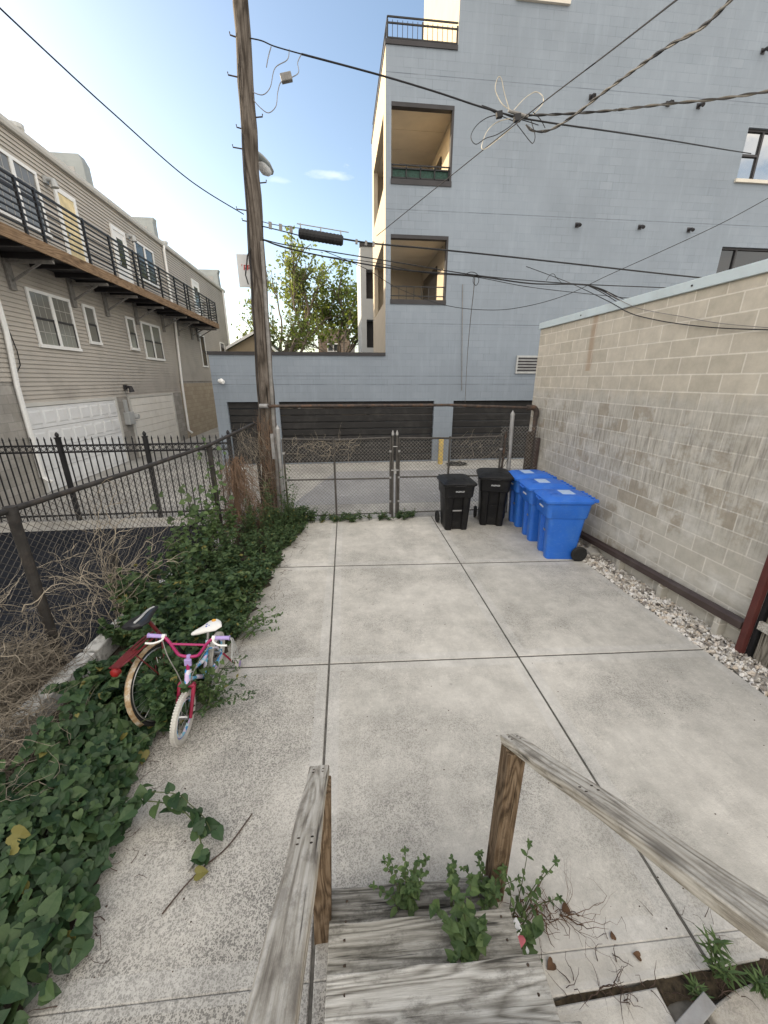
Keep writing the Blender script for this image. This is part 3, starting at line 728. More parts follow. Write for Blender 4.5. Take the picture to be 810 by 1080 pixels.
# rear bay with its own stacked openings, further back
YR = 20.5
q = MB(); zt = atY(382, 260, YR).z
h2 = [(atY(386.2, 300, YR).x, 3.0, atY(386, 315, YR).z, atY(386, 284, YR).z, 1), (atY(386.2, 300, YR).x, 3.0, atY(386, 366.6, YR).z, atY(386, 337, YR).z, 1)]
facade(q, 'Y', YR, 1.2, 3.4, 3.4, zt, h2, .6)
q.quad((1.2, YR, 3.4), (1.2, 24, 3.4), (1.2, 24, zt), (1.2, YR, zt)); q.quad((1.2, YR, zt), (3.4, YR, zt), (3.4, 24, zt), (1.2, 24, zt))
q.quad((1.2, YR + .6, 3.4), (3.4, YR + .6, 3.4), (3.4, YR + .6, zt), (1.2, YR + .6, zt), 1)  # dark sheet standing in for the shade inside the openings
q.box(1.17, 3.4, YR - .03, YR + .2, zt, zt + .14, 1)
q.build('rear_bay', [M['palegrey'], M['dark']], apt)

# ================================================================== CONCRETE BLOCK BUILDING (right)
XW = 4.2
blk = thing('block_building', 'low beige concrete block building with pale metal coping along the pebble strip', 'building', (XW, 3, 0))
mb = MB()
mb.quad((XW, -4, -.05), (XW, 8.34, -.05), (XW, 8.34, 3.76), (XW, -4, 3.76))
mb.quad((XW, 8.34, -.05), (14, 8.34, -.05), (14, 8.34, 3.76), (XW, 8.34, 3.76))
mb.quad((14, -4, 0), (14, 8.34, 0), (14, 8.34, 3.76), (14, -4, 3.76)); mb.quad((XW, -4, 0), (14, -4, 0), (14, -4, 3.76), (XW, -4, 3.76))
mb.quad((XW, -4, 3.7), (14, -4, 3.7), (14, 8.34, 3.7), (XW, 8.34, 3.7))
mb.build('wall', M['block'], blk)
c = MB()
for (y0, y1) in ((-4.02, 1.2), (1.203, 6.5), (6.503, 8.37)): c.box(XW - .035, XW + .3, y0, y1, 3.745, 3.862)
c.box(XW + .3, 14.03, 8.05, 8.37, 3.745, 3.862)
c.build('coping', M['coping'], blk, bevel=.006)
for y in (3.2, 4.7, 6.9): rv = MB(); rv.cyl((XW - .045, y, 3.8), (XW - .03, y, 3.8), .012, 8); rv.build('rivet', M['dark'], blk)
# brown downspout lying along the foot of the wall
ds = MB(); a = Vector((4.125, 5.95, .2)); b = Vector((4.125, 2.98, .327))
prof = [(-.05, -.045), (-.05, .03), (-.03, .045), (-.018, .033), (-.006, .047), (.006, .033), (.02, .047), (.045, .04), (.05, -.045)]
ds.loft([[(p.x + u, p.y, p.z + w) for u, w in prof] for p in (a, b)])
t = thing('downspout', 'long brown ribbed metal downspout lying along the foot of the block wall', 'downspout', (4.125, 4, .2))
ds.build('pipe_run', M['brown_metal'], t)
for y in (3.2, 4.0, 4.8, 5.5): bb = MB(); bb.box(4.1, 4.198, y, y + .07, -.03, .145 + (5.95 - y) * .0427); bb.build('support_block', M['block'], t)

# ================================================================== TOWNHOUSE (left)
XH = -7.6
th = thing('townhouse_row', 'long taupe sided townhouse with white garage doors and a timber edged upper deck', 'building', (XH, 16, 0))
Y0, Y1, ZR = 2.0, 30.7, 8.4
mb = MB()
mb.box(-22, XH, Y0, Y1, 0, ZR); 
mb.build('wall', M['greyblock'], th)
sd_ = MB(); z = 2.2
while z < ZR - .02:
    h = .104
    segs = [(10.42, 20.42)] if z < 2.62 else [(Y0, Y1)]
    for (a, b) in segs:
        zt_ = min(z + h, ZR)
        sd_.quad((XH + .034, a, z), (XH + .034, b, z), (XH + .004, b, zt_), (XH + .004, a, zt_))
        sd_.quad((XH + .004, a, z), (XH + .004, b, z), (XH + .034, b, z), (XH + .034, a, z))
    z += h
for i in range(58):
    z = 2.62 + i * .104
    if z > ZR: break
    sd_.quad((XH, Y1 + .005, z), (-22, Y1 + .005, z), (-22, Y1 + .028, z + .1), (XH, Y1 + .028, z + .1))
sd_.build('siding', M['siding'], th)
bs = MB(); bs.box(XH + .001, XH + .02, 20.42, Y1, -.01, 2.6); bs.build('block_base', M['tanblock'], th)
for (ya, yb, zb_) in ((Y0, 10.46, 2.6), (14.52, 15.46, 2.19), (19.28, 20.415, 2.19)): bs = MB(); bs.box(XH + .001, XH + .02, ya, yb, -.01, zb_); bs.build('block_base', M['greyblock'], th)
ev = MB()
ev.loft([[(XH - .1, y, 8.38), (XH + .1, y, 8.38), (XH + .13, y, 8.44), (XH + .14, y, 8.53), (XH - .1, y, 8.55)] for y in (Y0, Y1 + .06)])
ev.box(-22, XH - .1, Y0, Y1 + .06, 8.38, 8.52)
ev.build('eave', M['eave'], th)
cn_ = MB(); cn_.box(XH - .06, XH + .045, Y1 - .08, Y1 + .045, 2.6, 8.37); cn_.build('corner_trim', M['eave'], th)
def house_window(y0, y1, z0, z1, sashes, blind=0, grid=0):
    f = MB(); x = XH + .036; wd = .075
    f.box(x, x + .04, y0, y0 + wd, z0, z1); f.box(x, x + .04, y1 - wd, y1, z0, z1)
    f.box(x, x + .04, y0 + wd, y1 - wd, z1 - wd, z1); f.box(x - .01, x + .055, y0 - .02, y1 + .02, z0 - .03, z0 + wd * .7)
    ww = (y1 - y0 - wd) / sashes
    for i in range(1, sashes): f.box(x, x + .039, y0 + i * ww + wd * .5 - .055, y0 + i * ww + wd * .5 + .055, z0 + wd * .7, z1 - wd)
    fr = f.build('window_frame', M['white'], th)
    for i in range(sashes):
        a = y0 + (wd if i == 0 else i * ww + wd * .5 + .055); b = (y1 - wd) if i == sashes - 1 else y0 + (i + 1) * ww + wd * .5 - .055
        g = MB(); g.box(x, x + .012, a, b, z0 + .05, z1 - wd + .001); g.build('pane', [M['glass'], M['glass_blind']][blind], fr)
        s = MB(); zm = (z0 + z1) / 2
        s.box(x + .013, x + .03, a, b, zm - .025, zm + .025); s.box(x + .012, x + .026, b - .03, b, z0 + .05, zm - .025); s.box(x + .012, x + .026, a, a + .03, z0 + .05, zm - .025)
        s.build('sash', M['dark'], fr)
        if grid:
            q = MB()
            for k in (1, 2): q.box(x + .0125, x + .016, a + (b - a) * k / 3 - .008, a + (b - a) * k / 3 + .008, z0 + .05, z1 - wd)
            for k in (1, 3): q.box(x + .0127, x + .0155, a, b, z0 + .05 + (z1 - z0 - .12) * k / 4 - .008, z0 + .05 + (z1 - z0 - .12) * k / 4 + .008)
            q.build('glazing_bar', M['curtain'], fr)
house_window(11.6, 13.25, 3.58, 4.92, 2, 1, 1)
house_window(13.82, 14.42, 3.84, 4.92, 1, 1)
house_window(16.3, 16.92, 3.84, 4.94, 1, 1)
house_window(17.42, 19.1, 3.57, 4.92, 2, 1)
house_window(24.2, 25.05, 3.48, 5.15, 1, 0)
house_window(28.1, 29.1, 4.3, 5.1, 1, 0)
house_window(11.4, 13.1, 6.4, 7.8, 2, 1, 1)
house_window(18.1, 19.75, 6.5, 7.84, 2, 0)
def house_door(y0, y1, z1, panel, lit=False):
    z0 = 5.68; x = XH + .03
    f = MB()
    f.box(x, x + .05, y0, y0 + .12, z0, z1); f.box(x, x + .05, y1 - .12, y1, z0, z1); f.box(x, x + .05, y0 + .12, y1 - .12, z1 - .12, z1)
    fr = f.build('door_frame', M['white'], th)
    d = MB(); d.box(x, x + .03, y0 + .12, y1 - .12, z0, z1 - .12); d.build('door', panel, fr)
    if panel is not M['plywood']:
        g = MB(); g.box(x + .03, x + .034, y0 + .27, y1 - .27, z0 + .9, z1 - .32); g.build('pane', M['glass'], fr)
    h = MB(); h.cyl((x + .03, y0 + .2, z0 + 1.0), (x + .08, y0 + .2, z0 + 1.0), .03, 10); h.build('handle', M['chrome'], fr)
house_door(13.72, 14.65, 7.8, M['plywood']); house_door(16.5, 17.45, 7.8, M['white']); house_door(24.2, 25.3, 7.85, M['white'])
# garage doors
for (a, b, kind) in ((10.52, 14.5, 0), (15.49, 19.25, 1)):
    tr = MB(); x = XH
    tr.box(x, x + .06, a - .1, a, 0, 2.22); tr.box(x, x + .06, b, b + .1, 0, 2.22); tr.box(x, x + .06, a, b, 2.13, 2.22)
    frm = tr.build('garage_frame', M['eave'], th)
    d = MB(); n = 4 if kind == 0 else 8; h = 2.12 / n
    for i in range(n):
        d.box(x + .012, x + .04, a, b, i * h + .006, (i + 1) * h - .006)
        if kind == 0:
            m_ = 8; ww = (b - a) / m_
            for k in range(m_):
                yc = a + (k + .5) * ww; zc = (i + .5) * h
                d.loft([[(x + .04, yc - ww * .4, zc - h * .33), (x + .04, yc + ww * .4, zc - h * .33), (x + .04, yc + ww * .4, zc + h * .33), (x + .04, yc - ww * .4, zc + h * .33)],
                        [(x + .055, yc - ww * .34, zc - h * .25), (x + .055, yc + ww * .34, zc - h * .25), (x + .055, yc + ww * .34, zc + h * .25), (x + .055, yc - ww * .34, zc + h * .25)]])
    d.build('garage_door', M['offwhite'] if kind == 0 else M['cream'], frm)
# deck
dk = MB(); XD = -6.42
dk.box(XH + .03, XD - .045, 3.0, 24.15, 5.52, 5.64); 
for y in np.arange(3.0, 24.1, .9): dk.box(XH + .04, XD - .045, y, y + .06, 5.4, 5.52)
deck = dk.build('deck', M['dark'], th)
fs = MB()
for (a, b) in ((3.0, 8.0), (8.004, 13.0), (13.004, 18.2), (18.204, 24.2)): fs.box(XD - .04, XD, a, b, 5.43, 5.67)
fs.box(XH + .03, XD - .045, 24.152, 24.2, 5.43, 5.67)
fs.build('deck_fascia', M['fascia'], deck)
rl = MB()
for i in range(8): rl.bar((XD - .05, 3, 5.82 + i * .123), (XD - .05, 24.12, 5.82 + i * .123), .03 if i < 7 else .045)
for i in range(8): rl.bar((XH + .06, 24.12, 5.82 + i * .123), (XD - .05, 24.12, 5.82 + i * .123), .03)
for y in (3.1, 4.9, 6.7, 8.5, 10.45, 11.0, 12.7, 13.9, 15.3, 15.65, 17.2, 18.6, 19.7, 20.05, 21.6, 22.7, 23.1, 24.12): rl.bar((XD - .05, y, 5.5), (XD - .05, y, 6.72), .05)
rl.build('deck_railing', M['blackmetal'], deck)
for y in (7.3, 9.2, 11.2, 13.45, 15.17, 17.2, 19.58, 21.16, 23.06, 24.0):
    b = MB(); x = XH + .03
    b.box(x, x + .06, y - .09, y + .09, 4.76, 5.5); b.bar((x + .06, y, 5.36), (XD - .1, y, 5.36), .07, .07); b.bar((x + .06, y, 4.95), (x + .75, y, 5.33), .045, .045)
    bo = b.build('deck_bracket', M['galv'] if False else M['plastic_grey'] if y < 10 else M['cable_grey'], th)
# downspouts, meter, lamps, roof hatches, vents, siding cable
for pts in (([(XH + .1, 10.55, 4.9), (XH + .1, 10.55, 3.8), (XH + .1, 10.4, 2.6), (XH + .1, 10.36, .45), (XH + .28, 10.36, .3)]),
            ([(XH + .12, 20.95, 8.4), (XH + .1, 20.9, 8.2), (XH + .1, 20.86, 5.3), (XH + .1, 20.5, 2.4), (XH + .1, 20.42, .4), (XH + .26, 20.42, .26)]),
            ([(XH + .1, 30.2, 8.38), (XH + .1, 30.2, .4)])):
    d = MB(); d.tube(pts, .055, 6); d.build('downspout_pipe', M['white'], th)
m_ = MB(); m_.box(XH + .02, XH + .2, 14.88, 15.28, 1.25, 1.68); m_.box(XH + .02, XH + .12, 15.0, 15.12, 1.68, 2.1); m_.tube([(XH + .14, 15.36, 1.5), (XH + .3, 15.36, 1.5)], .09, 14)
m_.build('meter_box', M['plastic_grey'], th, bevel=.015)
for (y, z) in ((15.3, 2.45), (13.45, 7.72), (17.7, 7.72)):
    l = MB(); l.box(XH + .03, XH + .1, y - .07, y + .07, z - .02, z + .14); l.tube([(XH + .1, y, z + .08), (XH + .24, y, z + .06), (XH + .26, y, z - .1)], [.05, .07, .09], 10)
    l.build('wall_lamp', M['dark'] if z < 3 else M['plastic_grey'], th)
for (yb, xl2, xr2, tl, xl_) in ((17.7, 49, 92.3, 160, 84.4), (23.5, 140.4, 166, 228.5, 163.5), (30.0, 212.6, 233, 284, 232)):
    b = MB(); x1 = atY(xr2, tl + 30, yb).x; xt = atY(xl_, tl, yb).x; x0 = atY(xl2, tl, yb).x - .3; zt = atY((xl2 + xl_) / 2, tl, yb).z
    b.loft([[(x0, yb, 8.5), (x1, yb, 8.5), (x1, yb + .45, 8.5), (x0, yb + .45, 8.5)], [(x0, yb, zt - .25), (x1 - .05, yb, zt - .25), (x1 - .05, yb + .45, zt - .25), (x0, yb + .45, zt - .25)],
            [(x0 + .1, yb + .03, zt), (xt - .1, yb + .03, zt), (xt - .1, yb + .4, zt), (x0 + .1, yb + .4, zt)]])
    rh = b.build('roof_hatch', M['hatch'], th, bevel=.03)
    b = MB(); b.box(x0 + .1, x1 - .35, yb - .015, yb + .02, 8.62, zt - .4); b.build('hatch_panel', M['greywall'], rh)
for (y, z) in ((11.2, 8.6), (13.3, 8.6), (22.05, 8.6)):
    b = MB(); b.cyl((XH - .25, y, z), (XH - .25, y, z + .2), .09, 10); b.cyl((XH - .25, y, z + .17), (XH - .25, y, z + .26), .16, 10); b.build('roof_vent', M['plastic_grey'], th)
b = MB(); b.tube([atX(0, 328, XH + .06), atX(8, 345, XH + .06), atX(18, 370, XH + .06), atX(21.5, 385, XH + .06), atX(14, 402, XH + .06)], .012, 5); b.build('wall_cable', M['cable'], th)

# ================================================================== FAR BUILDINGS
fb = thing('brick_house', 'brown brick building with chimney and white window far beyond the blue garage', 'building', (1, 40, 0))
bx0, bx1, bzt = atY(343, 360, 40).x, atY(369, 360, 40).x, atY(355, 348.5, 40).z
mb = MB(); mb.box(bx0, bx1, 40, 50, 0, bzt); mb.build('wall', M['brickwall'], fb)
mb = MB(); mb.box(bx0 - .08, bx1 + .08, 39.9, 40.05, bzt, bzt + .16); mb.box(bx0 + .3, bx1 - .3, 39.93, 40, bzt - 1.0, bzt - .85); mb.build('cornice', M['tanwall'], fb)
cx0 = atY(335.5, 360, 40.3).x
mb = MB(); mb.box(cx0, bx0 - .02, 40.3, 42, 0, bzt - .3); zc = atY(340, 336, 40.5).z
mb.box(cx0 + .3, bx0 - .15, 40.5, 41.3, bzt - .3, zc); mb.box(cx0 + .22, bx0 - .07, 40.42, 41.38, zc, zc + .15); mb.build('chimney', M['brickwall'], fb)
p, q = atY(345, 362, 39.95), atY(358, 371, 39.95)
mb = MB(); mb.box(p.x, q.x, 39.9, 39.97, q.z, p.z); f = mb.build('window_frame', M['white'], fb)
mb = MB(); mw = (p.x + q.x) / 2
mb.box(p.x + .08, mw - .04, 39.88, 39.898, q.z + .08, p.z - .1); mb.box(mw + .04, q.x - .08, 39.88, 39.898, q.z + .08, p.z - .1); mb.build('pane', M['glass'], f)
mb = MB(); wx = atY(374, 360, 42).x; mb.box(bx1 + .02, wx, 42, 46, 0, bzt - 1.2); mb.box(bx1 + .02, wx + .1, 41.9, 46, bzt - 1.2, bzt - 1.0); mb.build('side_wing', M['greywall'], fb)
gh = thing('gabled_house', 'tan gabled house with green shingle roof and white eaves behind the utility pole', 'house', (-7, 30, 0))
zr, ze = 5.75, 4.35
mb = MB(); mb.add([(-9.6, 30, 0), (-4.0, 30, 0), (-4.0, 30, ze), (-5.6, 30, zr), (-9.6, 30, ze - .6)], [(0, 1, 2, 3, 4)]); mb.box(-9.5, -4.05, 30.05, 36, 0, ze - .6)
mb.build('wall', M['tanwall'], gh)
mb = MB()
mb.loft([[(-9.7, 29.6, ze - .75), (-5.6, 29.6, zr + .03), (-5.6, 29.6, zr + .16), (-9.8, 29.6, ze - .6)], [(-9.7, 36, ze - .75), (-5.6, 36, zr + .03), (-5.6, 36, zr + .16), (-9.8, 36, ze - .6)]])
mb.loft([[(-3.8, 29.6, ze - .12), (-5.6, 29.6, zr + .03), (-5.6, 29.6, zr + .16), (-3.75, 29.6, ze + .02)], [(-3.8, 36, ze - .12), (-5.6, 36, zr + .03), (-5.6, 36, zr + .16), (-3.75, 36, ze + .02)]])
mb.build('roof', M['greenroof'], gh)
mb = MB(); mb.bar((-9.75, 29.57, ze - .66), (-5.6, 29.57, zr + .1), .05, .16); mb.bar((-3.78, 29.57, ze - .04), (-5.6, 29.57, zr + .1), .05, .12); mb.build('bargeboard', M['white'], gh)
fg = thing('grey_flats', 'small grey flat roofed block far off between the townhouse and green roof', 'building', (-14, 52, 0))
mb = MB(); mb.box(-18, -11.6, 52, 60, 0, 6.3); mb.box(-15, -12.4, 51.5, 52, 0, 5.2); mb.build('wall', M['greywall'], fg)
mb = MB(); mb.box(-18.1, -11.5, 51.9, 60, 6.3, 6.5); mb.box(-15.1, -12.3, 51.4, 52, 5.2, 5.35); mb.build('roof', M['eave'], fg)
mb = MB()
for x in (-14.6, -13.4): mb.box(x, x + .8, 51.45, 51.49, 3.9, 4.9)
mb.build('window', M['glass'], fg)
# ================================================================== UTILITY POLE
PB = Vector((-1.5, 8.05, 0)); PT = Vector((-1.24, 8.05, 8.1))
def pole_at(z): return PB + (PT - PB) * (z / 8.1)
pole = thing('utility_pole', 'tall weathered grey brown wooden utility pole behind the chain link gate', 'utility pole', PB)
mb = MB(); pts, rs = [], []
nz = 40
for i in range(nz + 1):
    z = 11.5 * i / nz; p = pole_at(z); pts.append((p.x + .008 * math.sin(i * 1.7), p.y, z - .05)); rs.append(.185 - .0092 * z + .003 * math.sin(i * 2.3))
mb.tube(pts, rs, 22); mb.build('shaft', M['pole_wood'], pole, smooth=True)
# climbing steps
for (x, y, sgn) in ((243, 38, -1), (241, 80, -1), (277, 124, 1), (250, 135, -1), (246, 156, -1), (281, 193, 1), (250, 221, -1), (256, 233, -1)):
    p = atY(x, y, 8.05); c = pole_at(p.z); s = MB()
    s.tube([(c.x + sgn * .08, 8.05, p.z - .01), (p.x, 8.03, p.z), (p.x + sgn * .004, 8.03, p.z + .035)], .0095, 6); s.build('climbing_step', M['rustpipe'], pole)
s = MB(); c0 = [pole_at(z) for z in (.1, 2.3, 4.2, 5.0)]
s.tube([(c.x + .155 - .008 * c.z, 7.93, c.z) for c in c0], [.035, .035, .03, .03], 8); s.build('conduit', M['cable_grey'], pole, smooth=True)
s = MB(); s.tube([(c.x - .12 + .006 * c.z, 7.93, c.z) for c in [pole_at(z) for z in (.6, 2.5, 5.2, 7.3)]], .008, 5); s.build('ground_wire', M['cable'], pole)
s = MB(); c = pole_at(1.1); s.box(c.x + .09, c.x + .15, 7.86, 7.9, 1.25, 1.75); s.build('conduit_clamp', M['galv'], pole)
s = MB(); c = pole_at(5.0)
s.tube([atY(262, 300, 7.9), atY(259, 290, 7.9), atY(261, 270, 7.88), atY(264, 262, 7.9)], .012, 6); s.build('loose_lead', M['cable'], pole)
# sign plate on the far side
a, b, c_, d = atY(248, 268, 8.28), atY(263, 268, 8.28), atY(265, 303, 8.28), atY(252, 303, 8.28)
sg = thing('pole_sign', 'white rectangular plate with red marks fixed behind the utility pole', 'sign', (b.x, 8.28, d.z))
s = MB(); xl_, xr_, zt, zb = a.x + .02, b.x + .2, a.z, d.z
s.box(xl_, xr_, 8.26, 8.28, zb, zt); s.build('plate', M['white_plate'], sg, bevel=.004)
s = MB(); zz0 = zb + (zt - zb) * .58
X0 = xl_ + .075
s.bar((X0, 8.255, zz0 + .035), (X0 + .012, 8.255, zz0 + .06), .014, .006)
for k in range(2):
    x = X0 + .04 + k * .06
    s.bar((x, 8.255, zz0 - .03), (x + .01, 8.255, zz0 + .05), .016, .006); s.bar((x, 8.255, zz0 + .045), (x + .05, 8.255, zz0 + .04), .016, .006); s.bar((x + .045, 8.255, zz0 + .045), (x + .043, 8.255, zz0 + .005), .016, .006); s.bar((x, 8.255, zz0 + .005), (x + .045, 8.255, zz0 + .0), .016, .006)
s.bar((X0 + .16, 8.255, zz0), (X0 + .24, 8.255, zz0 - .005), .014, .006)
s.build('red_mark', M['red_paint'], sg)
# street lamp head
lp = thing('street_lamp', 'grey cobra head street lamp jutting out behind the pole', 'street lamp', (-1.2, 8.4, 6.4))
c0 = Vector((-1.37, 8.3, 6.45)); dr_ = Vector((.26, .55, -.10)).normalized(); sdv = dr_.cross(Vector((0, 0, 1))).normalized(); uu = sdv.cross(dr_)
s = MB(); rings = []
for (u, wd, h) in ((0, .04, .04), (.12, .065, .055), (.3, .1, .08), (.48, .11, .08), (.62, .085, .055), (.68, .03, .02)):
    cc = c0 + dr_ * u + uu * (.02 if u < .5 else 0)
    rings.append([cc + sdv * wd * math.cos(k * math.pi / 6) + uu * h * math.sin(k * math.pi / 6) * (1.0 if math.sin(k * math.pi / 6) > 0 else .55) for k in range(12)])
s.loft(rings); s.build('housing', M['hatch'], lp, smooth=True)
s = MB(); rings = []
for (u, wd, h) in ((.3, .06, .01), (.36, .09, .07), (.48, .1, .1), (.58, .07, .06), (.62, .03, .01)):
    cc = c0 + dr_ * u - uu * .035
    rings.append([cc + sdv * wd * math.cos(k * math.pi / 6) + uu * (-h if math.sin(k * math.pi / 6) < 0 else .01) * abs(math.sin(k * math.pi / 6)) for k in range(12)])
s.loft(rings); s.build('lens', M['white_plate'], lp, smooth=True)
s = MB(); s.tube([pole_at(6.5) + Vector((.02, .1, 0)), c0 + dr_ * .1], .03, 8); s.build('arm', M['galv'], lp)

# ================================================================== CABLES
def smooth_pts(pts, n=10):
    pts = [Vector(p) for p in pts]; out = []
    for i in range(len(pts) - 1):
        p0 = pts[max(i - 1, 0)]; p1 = pts[i]; p2 = pts[i + 1]; p3 = pts[min(i + 2, len(pts) - 1)]
        for k in range(n):
            t = k / n
            out.append(.5 * ((2 * p1) + (p2 - p0) * t + (2 * p0 - 5 * p1 + 4 * p2 - p3) * t * t + (3 * p1 - p0 - 3 * p2 + p3) * t ** 3))
    out.append(pts[-1]); return out
def cable(label, pts, r, mat='cable', n=6, twist=0, group=None, name='overhead_cable', k=10):
    s = MB(); P = smooth_pts(pts, k)
    if twist:
        L = 0
        for q in range(2):
            out = []; L = 0
            for i, p in enumerate(P):
                if i: L += (p - P[i - 1]).length
                t = (P[min(i + 1, len(P) - 1)] - P[max(i - 1, 0)]).normalized(); u = t.orthogonal().normalized(); w_ = t.cross(u)
                a = L * twist + q * math.pi
                out.append(p + (u * math.cos(a) + w_ * math.sin(a)) * r * .9)
            s.tube(out, r, 6, q)
        o = s.build(name, [M[mat], M['cable_mid']])
    else:
        s.tube(P, r, n); o = s.build(name, M[mat])
    return tag(o, label, 'cable', group)
G = 'overhead utility cables'
Y8 = 8.05
def PY(*l): return [atY(x, y, Y) for x, y, Y in l]
cable('thick black cable from the pole top down to the loose wire knot', PY((318, 57, 8.0), (400, 79, 8.1), (460, 97, 8.2), (505, 112, 8.25), (546, 124, 8.3)), .013, group=G)
cable('black cable running right from the wire knot to the high window', PY((546, 124, 8.3), (590, 131, 8.3), (640, 138, 8.6), (700, 147, 9.6), (760, 157, 11.5), (792, 162, 13.4)), .013, group=G)
cable('thin straight black line climbing from the tower edge past the wire knot', PY((397, 249, 11.5), (470, 190, 9.8), (560, 118, 7.4), (640, 57, 5.6), (716, -2, 4.1)), .008, group=G)
cable('twisted thick cable sweeping up right from the wire knot', PY((555, 132, 8.2), (563, 138, 8.1), (580, 137, 7.9), (605, 122, 7.4), (640, 95, 6.7), (700, 52, 5.6), (740, 29, 5.0), (776, -6, 4.4)), .012, 'cable', twist=12, group=G, k=16)
cable('twisted grey cable running level right from the wire knot', PY((548, 122, 8.3), (600, 120, 8.2), (650, 116, 7.8), (700, 110, 7.2), (760, 104, 6.6), (818, 95, 6.0)), .011, 'cable', twist=12, group=G, k=16)
cable('single black wire from the pole up over the townhouse roof', PY((257, 226, 8.0), (200, 190, 7.2), (120, 120, 6.2), (60, 65, 5.6), (-6, 3, 5.0)), .008, group=G)
cable('thick black messenger cable right of the black splice case', PY((362, 252, 8.0), (395, 257, 8.0), (450, 262, 8.0), (520, 269, 8.05), (620, 280, 8.2), (730, 292, 8.4), (850, 303, 8.6)), .014, group=G)
cable('upper thin strand between the pole and the black splice case', PY((274, 233, 8.0), (290, 237, 8.0), (318, 241, 8.0)), .006, group=G)
cable('lower thin strand between the pole and the black splice case', PY((274, 238, 8.0), (295, 243, 8.0), (318, 249, 8.0)), .009, group=G)
cable('upper sagging bundle cable from the pole under the splice case', PY((276, 252, 8.0), (300, 258, 8.0), (345, 265, 8.0), (420, 277, 8.0), (500, 290, 8.0), (560, 296, 8.1), (618, 300, 8.2), (690, 303, 8.3), (760, 306, 8.4)), .009, group=G)
cable('middle sagging bundle cable of the low group', PY((276, 252, 8.0), (300, 261, 8.0), (350, 272, 8.0), (420, 284, 8.0), (500, 291, 8.0), (560, 299, 8.1), (620, 301, 8.2), (650, 313, 8.35)), .012, group=G)
cable('lowest sagging bundle cable of the low group', PY((276, 253, 8.0), (330, 268, 8.0), (395, 277, 8.0), (450, 288, 8.0), (500, 292, 8.0), (560, 303, 8.1), (640, 312, 8.2), (700, 318, 8.4)), .006, group=G)
for (y1, y2, lab) in ((314, 308, 'upper'), (317, 312, 'middle'), (320, 315, 'lower')):
    cable(lab + ' short black wire fanning down to the block wall top', PY((618, 300, 8.2), (635, 305 + (y1 - 314) * .6, 8.25), (654, y1, 8.3), (670, y1 + 6, 8.32)), .008, group=G)
cable('long slack wire dipping across the blue wall below the bundle', PY((812, 208, 7.0), (760, 236, 7.3), (700, 264, 7.7), (640, 291, 8.0), (600, 310, 8.2), (560, 322, 8.4), (520, 327, 8.6), (470, 322, 8.8), (420, 304, 9.0), (385, 283, 8.6), (340, 264, 8.1)), .006, group=G)
cable('thin wire drooping from the bundle onto the block wall', PY((555, 281, 8.3), (600, 298, 8.35)) + [atX(*p) for p in ((640, 317, 4.16), (664, 330, 4.15), (690, 337, 4.15), (720, 342, 4.15), (760, 346, 4.15), (815, 348, 4.15))], .006, group=G)
cable('faint grey wire lying along the upper block wall', [atX(*p) for p in ((640, 308, 4.17), (670, 324, 4.15), (720, 334, 4.15), (760, 341, 4.15), (815, 346, 4.15))], .004, 'cable_grey', group=G)
cable('slack dark drop wire hanging from the bundle down the blue wall', PY((501, 290, 8.0), (499, 312, 8.8), (496, 340, 10.4), (493, 375, 12.2), (490.5, 424, 13.3)), .008, 'cable_grey', group=G)
cable('double thin lead at the top of the pole', PY((262, 40, 8.0), (276, 43, 8.0), (290, 49, 8.0), (318, 57, 8.0)), .008, group=G)
# jumpers at the pole top, and the little splice box
cable('short jumper looping from the pole lead back to the pole', PY((305, 52, 8.0), (303, 63, 8.0), (290, 72, 7.98), (285, 92, 7.98), (277, 100, 7.98), (266, 97, 8.0)), .006, 'cable_grey', group='pole jumper wires', name='jumper_wire')
cable('long jumper looping through the small grey splice box', PY((318, 57, 8.0), (314, 66, 8.0), (315, 76, 7.98), (309, 81, 7.98), (297, 86, 7.98), (293, 97, 7.98), (291, 112, 7.98), (283, 119, 7.98), (274, 113, 7.98), (267, 105, 8.0)), .006, 'cable_grey', group='pole jumper wires', name='jumper_wire')
cable('short straight tail of wire hanging from the pole lead', PY((286, 49, 8.0), (283, 60, 8.0), (281, 71, 8.0)), .007, 'cable_grey', group='pole jumper wires', name='jumper_wire')
s = MB(); p = atY(302, 82, 7.97); s.obox(p, (.085, 0, .02), (0, .04, 0), (-.012, 0, .05)); o = s.build('splice_box', M['cable_grey'], bevel=.01); tag(o, 'small grey splice box hanging on the pole jumper loop', 'splice box')
# splice case
sp = thing('splice_case', 'long black ribbed splice case hung on cables right of the pole', 'splice case', atY(338, 250, 8.0))
a, b = atY(315, 246, 8.0), atY(362, 254, 8.0); d = b - a
s = MB(); prof_r = []; P = []
for i in range(25):
    P.append(a + d * (i / 24)); prof_r.append(.058 if i in (0, 24) else .078 + (.007 if i % 2 else 0))
s.tube(P, prof_r, 14); s.build('shell', M['cable'], sp, smooth=False)
s = MB()
for f in (.05, .5, .95): s.tube([a + d * f + Vector((0, 0, .05)), a + d * f + Vector((0, 0, .15))], .012, 6)
s.tube([a + Vector((-.02, 0, .14)), b + Vector((.1, 0, .13))], .008, 6); s.build('hanger', M['galv'], sp)
for f in (.25, .5, .75):
    s = MB(); p = atY(274 + 44 * f, 235.5 + 9 * f, 7.99); s.obox(p, (.025, 0, -.004), (0, .02, 0), (.003, 0, .05)); o = s.build('cable_clip', M['cable_grey']); tag(o, 'small grey clip on the twin strands left of the splice case', 'cable clip', 'clips on the twin strands')
